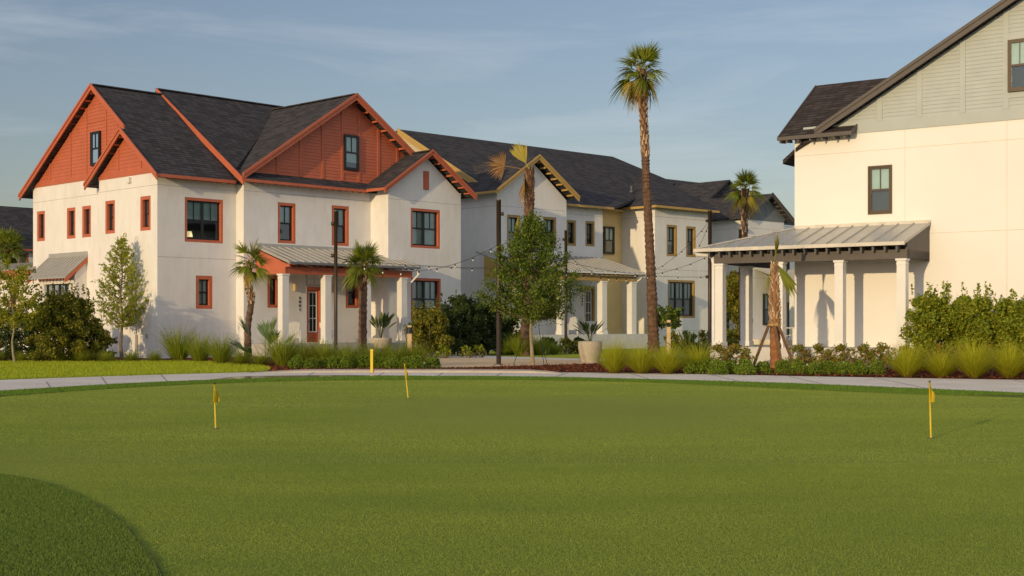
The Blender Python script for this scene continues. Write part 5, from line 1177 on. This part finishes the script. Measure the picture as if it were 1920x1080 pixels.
# ================================================================== STUFF: fringe blades, lawn blades, mulch chips
def scatter_blades(name,pts,h,w,mat,label,seed):
    rs=np.random.RandomState(seed); n=len(pts); a=rs.rand(n)*6.283; d=np.stack([np.cos(a),np.sin(a),np.zeros(n)],1); sd=np.stack([-np.sin(a),np.cos(a),np.zeros(n)],1)
    hh=h*(.5+.8*rs.rand(n))[:,None]; lean=(rs.rand(n)*.7)[:,None]*hh
    v=np.stack([pts-sd*w*.5,pts+sd*w*.5,pts+d*lean+np.concatenate([np.zeros((n,2)),hh],1)],1).reshape(-1,3)
    me=mesh_np(name,v,np.arange(3*n).reshape(-1,3),mat); o=bpy.data.objects.new(name,me); COL.objects.link(o); tag(o,label,'grass',None,'stuff'); return o
def inpoly(P,poly):
    x,y=P[:,0],P[:,1]; c=np.zeros(len(P),bool); n=len(poly)
    for i in range(n):
        x1,y1=poly[i][0],poly[i][1]; x2,y2=poly[(i+1)%n][0],poly[(i+1)%n][1]
        if y1==y2: continue
        k=((y1>y)!=(y2>y))&(x<(x2-x1)*(y-y1)/(y2-y1)+x1); c^=k
    return c
rs=np.random.RandomState(5)
P=np.stack([rs.uniform(-6,-1.8,420000),rs.uniform(6.0,14,420000)],1); poly=[(p.x,p.y) for p in nf]+[(-2,-3),(-9,-3),(-9,12)]
P=P[inpoly(P,poly)&(P[:,0]>-P[:,1]*.45)]; 
TB=leafmat('turf_blade',[(.12,.20,.025),(.165,.255,.035),(.22,.31,.05)],.25,.6)
scatter_blades('fringe_grass',np.concatenate([P,np.full((len(P),1),.05)],1),.014,.0048,TB,'short dense turf blades on the raised fringe in the lower left corner',3)
gpoly=[(p.x,p.y) for p in gfar]+[(4,-5),(-4,-5)]
nfp=[(p.x,p.y) for p in nf]+[(-2,-3),(-9,-3),(-9,12)]
def patchy(m,sc,stretch,lo,hi):
    n=m.node_tree; g=n.nodes.new('ShaderNodeNewGeometry'); mp=n.nodes.new('ShaderNodeMapping'); mp.inputs['Scale'].default_value=stretch; n.links.new(g.outputs['Position'],mp.inputs[0])
    t=noise(n,sc,5,.65,mp.outputs[0]); r=ramp(n,t.outputs['Fac'],[(.32,lo),(.68,hi)])
    for nd in list(n.nodes):
        if nd.type=='VALTORGB' and nd!=r:
            out=nd.outputs[0]; tg=[l.to_socket for l in out.links]; mm=mul(n,out,r.outputs[0])
            for t_ in tg: n.links.new(mm,t_)
            break
    return m
TG=leafmat('green_blade',[(.235,.325,.048),(.285,.375,.060),(.36,.43,.080)],.3,.7)
patchy(TG,.15,(1,2.6,1),(.70,.80,.72),(1.20,1.12,1.08))
for (y0,y1,n,h,w,lab) in ((6.8,14,560000,.009,.0048,'close mown turf blades of the putting green, near part'),(14,23,330000,.011,.008,'close mown turf blades of the putting green, middle part'),(23,38,300000,.012,.013,'close mown turf blades of the putting green, far part')):
    yy=y0+(y1-y0)*rs.rand(n)**.8; xx=(rs.rand(n)*2-1)*yy*.43; P=np.stack([xx,yy],1); ok=inpoly(P,gpoly)
    if y0<14: ok&=~inpoly(P,nfp)
    P=P[ok]; scatter_blades('green_grass',np.concatenate([P,np.full((len(P),1),.040)],1),h,w,TG,lab,int(y0))
rg=[(p.x,p.y) for p in ffar]+[(p.x,p.y) for p in reversed(gfar)]
P=np.stack([rs.uniform(-16,16,260000),rs.uniform(27,38,260000)],1); P=P[inpoly(P,rg)]
scatter_blades('fringe_grass',np.concatenate([P,np.full((len(P),1),.05)],1),.022,.022,leafmat('fringe_blade',[(.10,.21,.02),(.14,.26,.025),(.19,.31,.035)],.3,.7),'longer turf blades of the fringe band between green and sidewalk',6)
P=np.stack([rs.uniform(-22,-5,90000),rs.uniform(33,58,90000)],1); P=P[inpoly(P,[(p.x,p.y) for p in lw])]
scatter_blades('lawn_grass',np.concatenate([P,np.full((len(P),1),.03)],1),.07,.02,leafmat('lawn_blade',[(.31,.39,.018),(.40,.46,.022),(.48,.51,.035)],.4,.6),'bright yellow green lawn blades left of the kerb',4)
P=np.stack([rs.uniform(-12,22,60000),rs.uniform(35,62,60000)],1); 
ok=inpoly(P,[(p.x,p.y) for p in mul_poly])&~inpoly(P,[(p.x,p.y) for p in lw]); 
for ply in ([(775,689),(800,676),(830,671),(940,671.5),(1110,674),(1150,676),(1120,683),(935,688.5),(850,691)],[(770,676),(782,665),(960,655),(1110,648),(1440,641),(1460,655),(1440,664),(1110,677.5),(940,674),(840,672.5)]):
    ok&=~inpoly(P,[(gr(*q).x,gr(*q).y) for q in ply])
P0=P; P=P[ok][:26000]
C=np.concatenate([P,.03+.03*rs.rand(len(P),1)],1); v,f=leaf_mesh('c',C,.035*(.5+rs.rand(len(C))),None,2.6); 
me=mesh_np('mulch_chips',v,f,leafmat('mulch_chip',[(.04,.012,.007),(.12,.034,.016),(.24,.075,.032)],0,.9)); o=bpy.data.objects.new('mulch_chips',me); COL.objects.link(o); tag(o,'loose red brown mulch chips on the planting beds','mulch',None,'stuff')
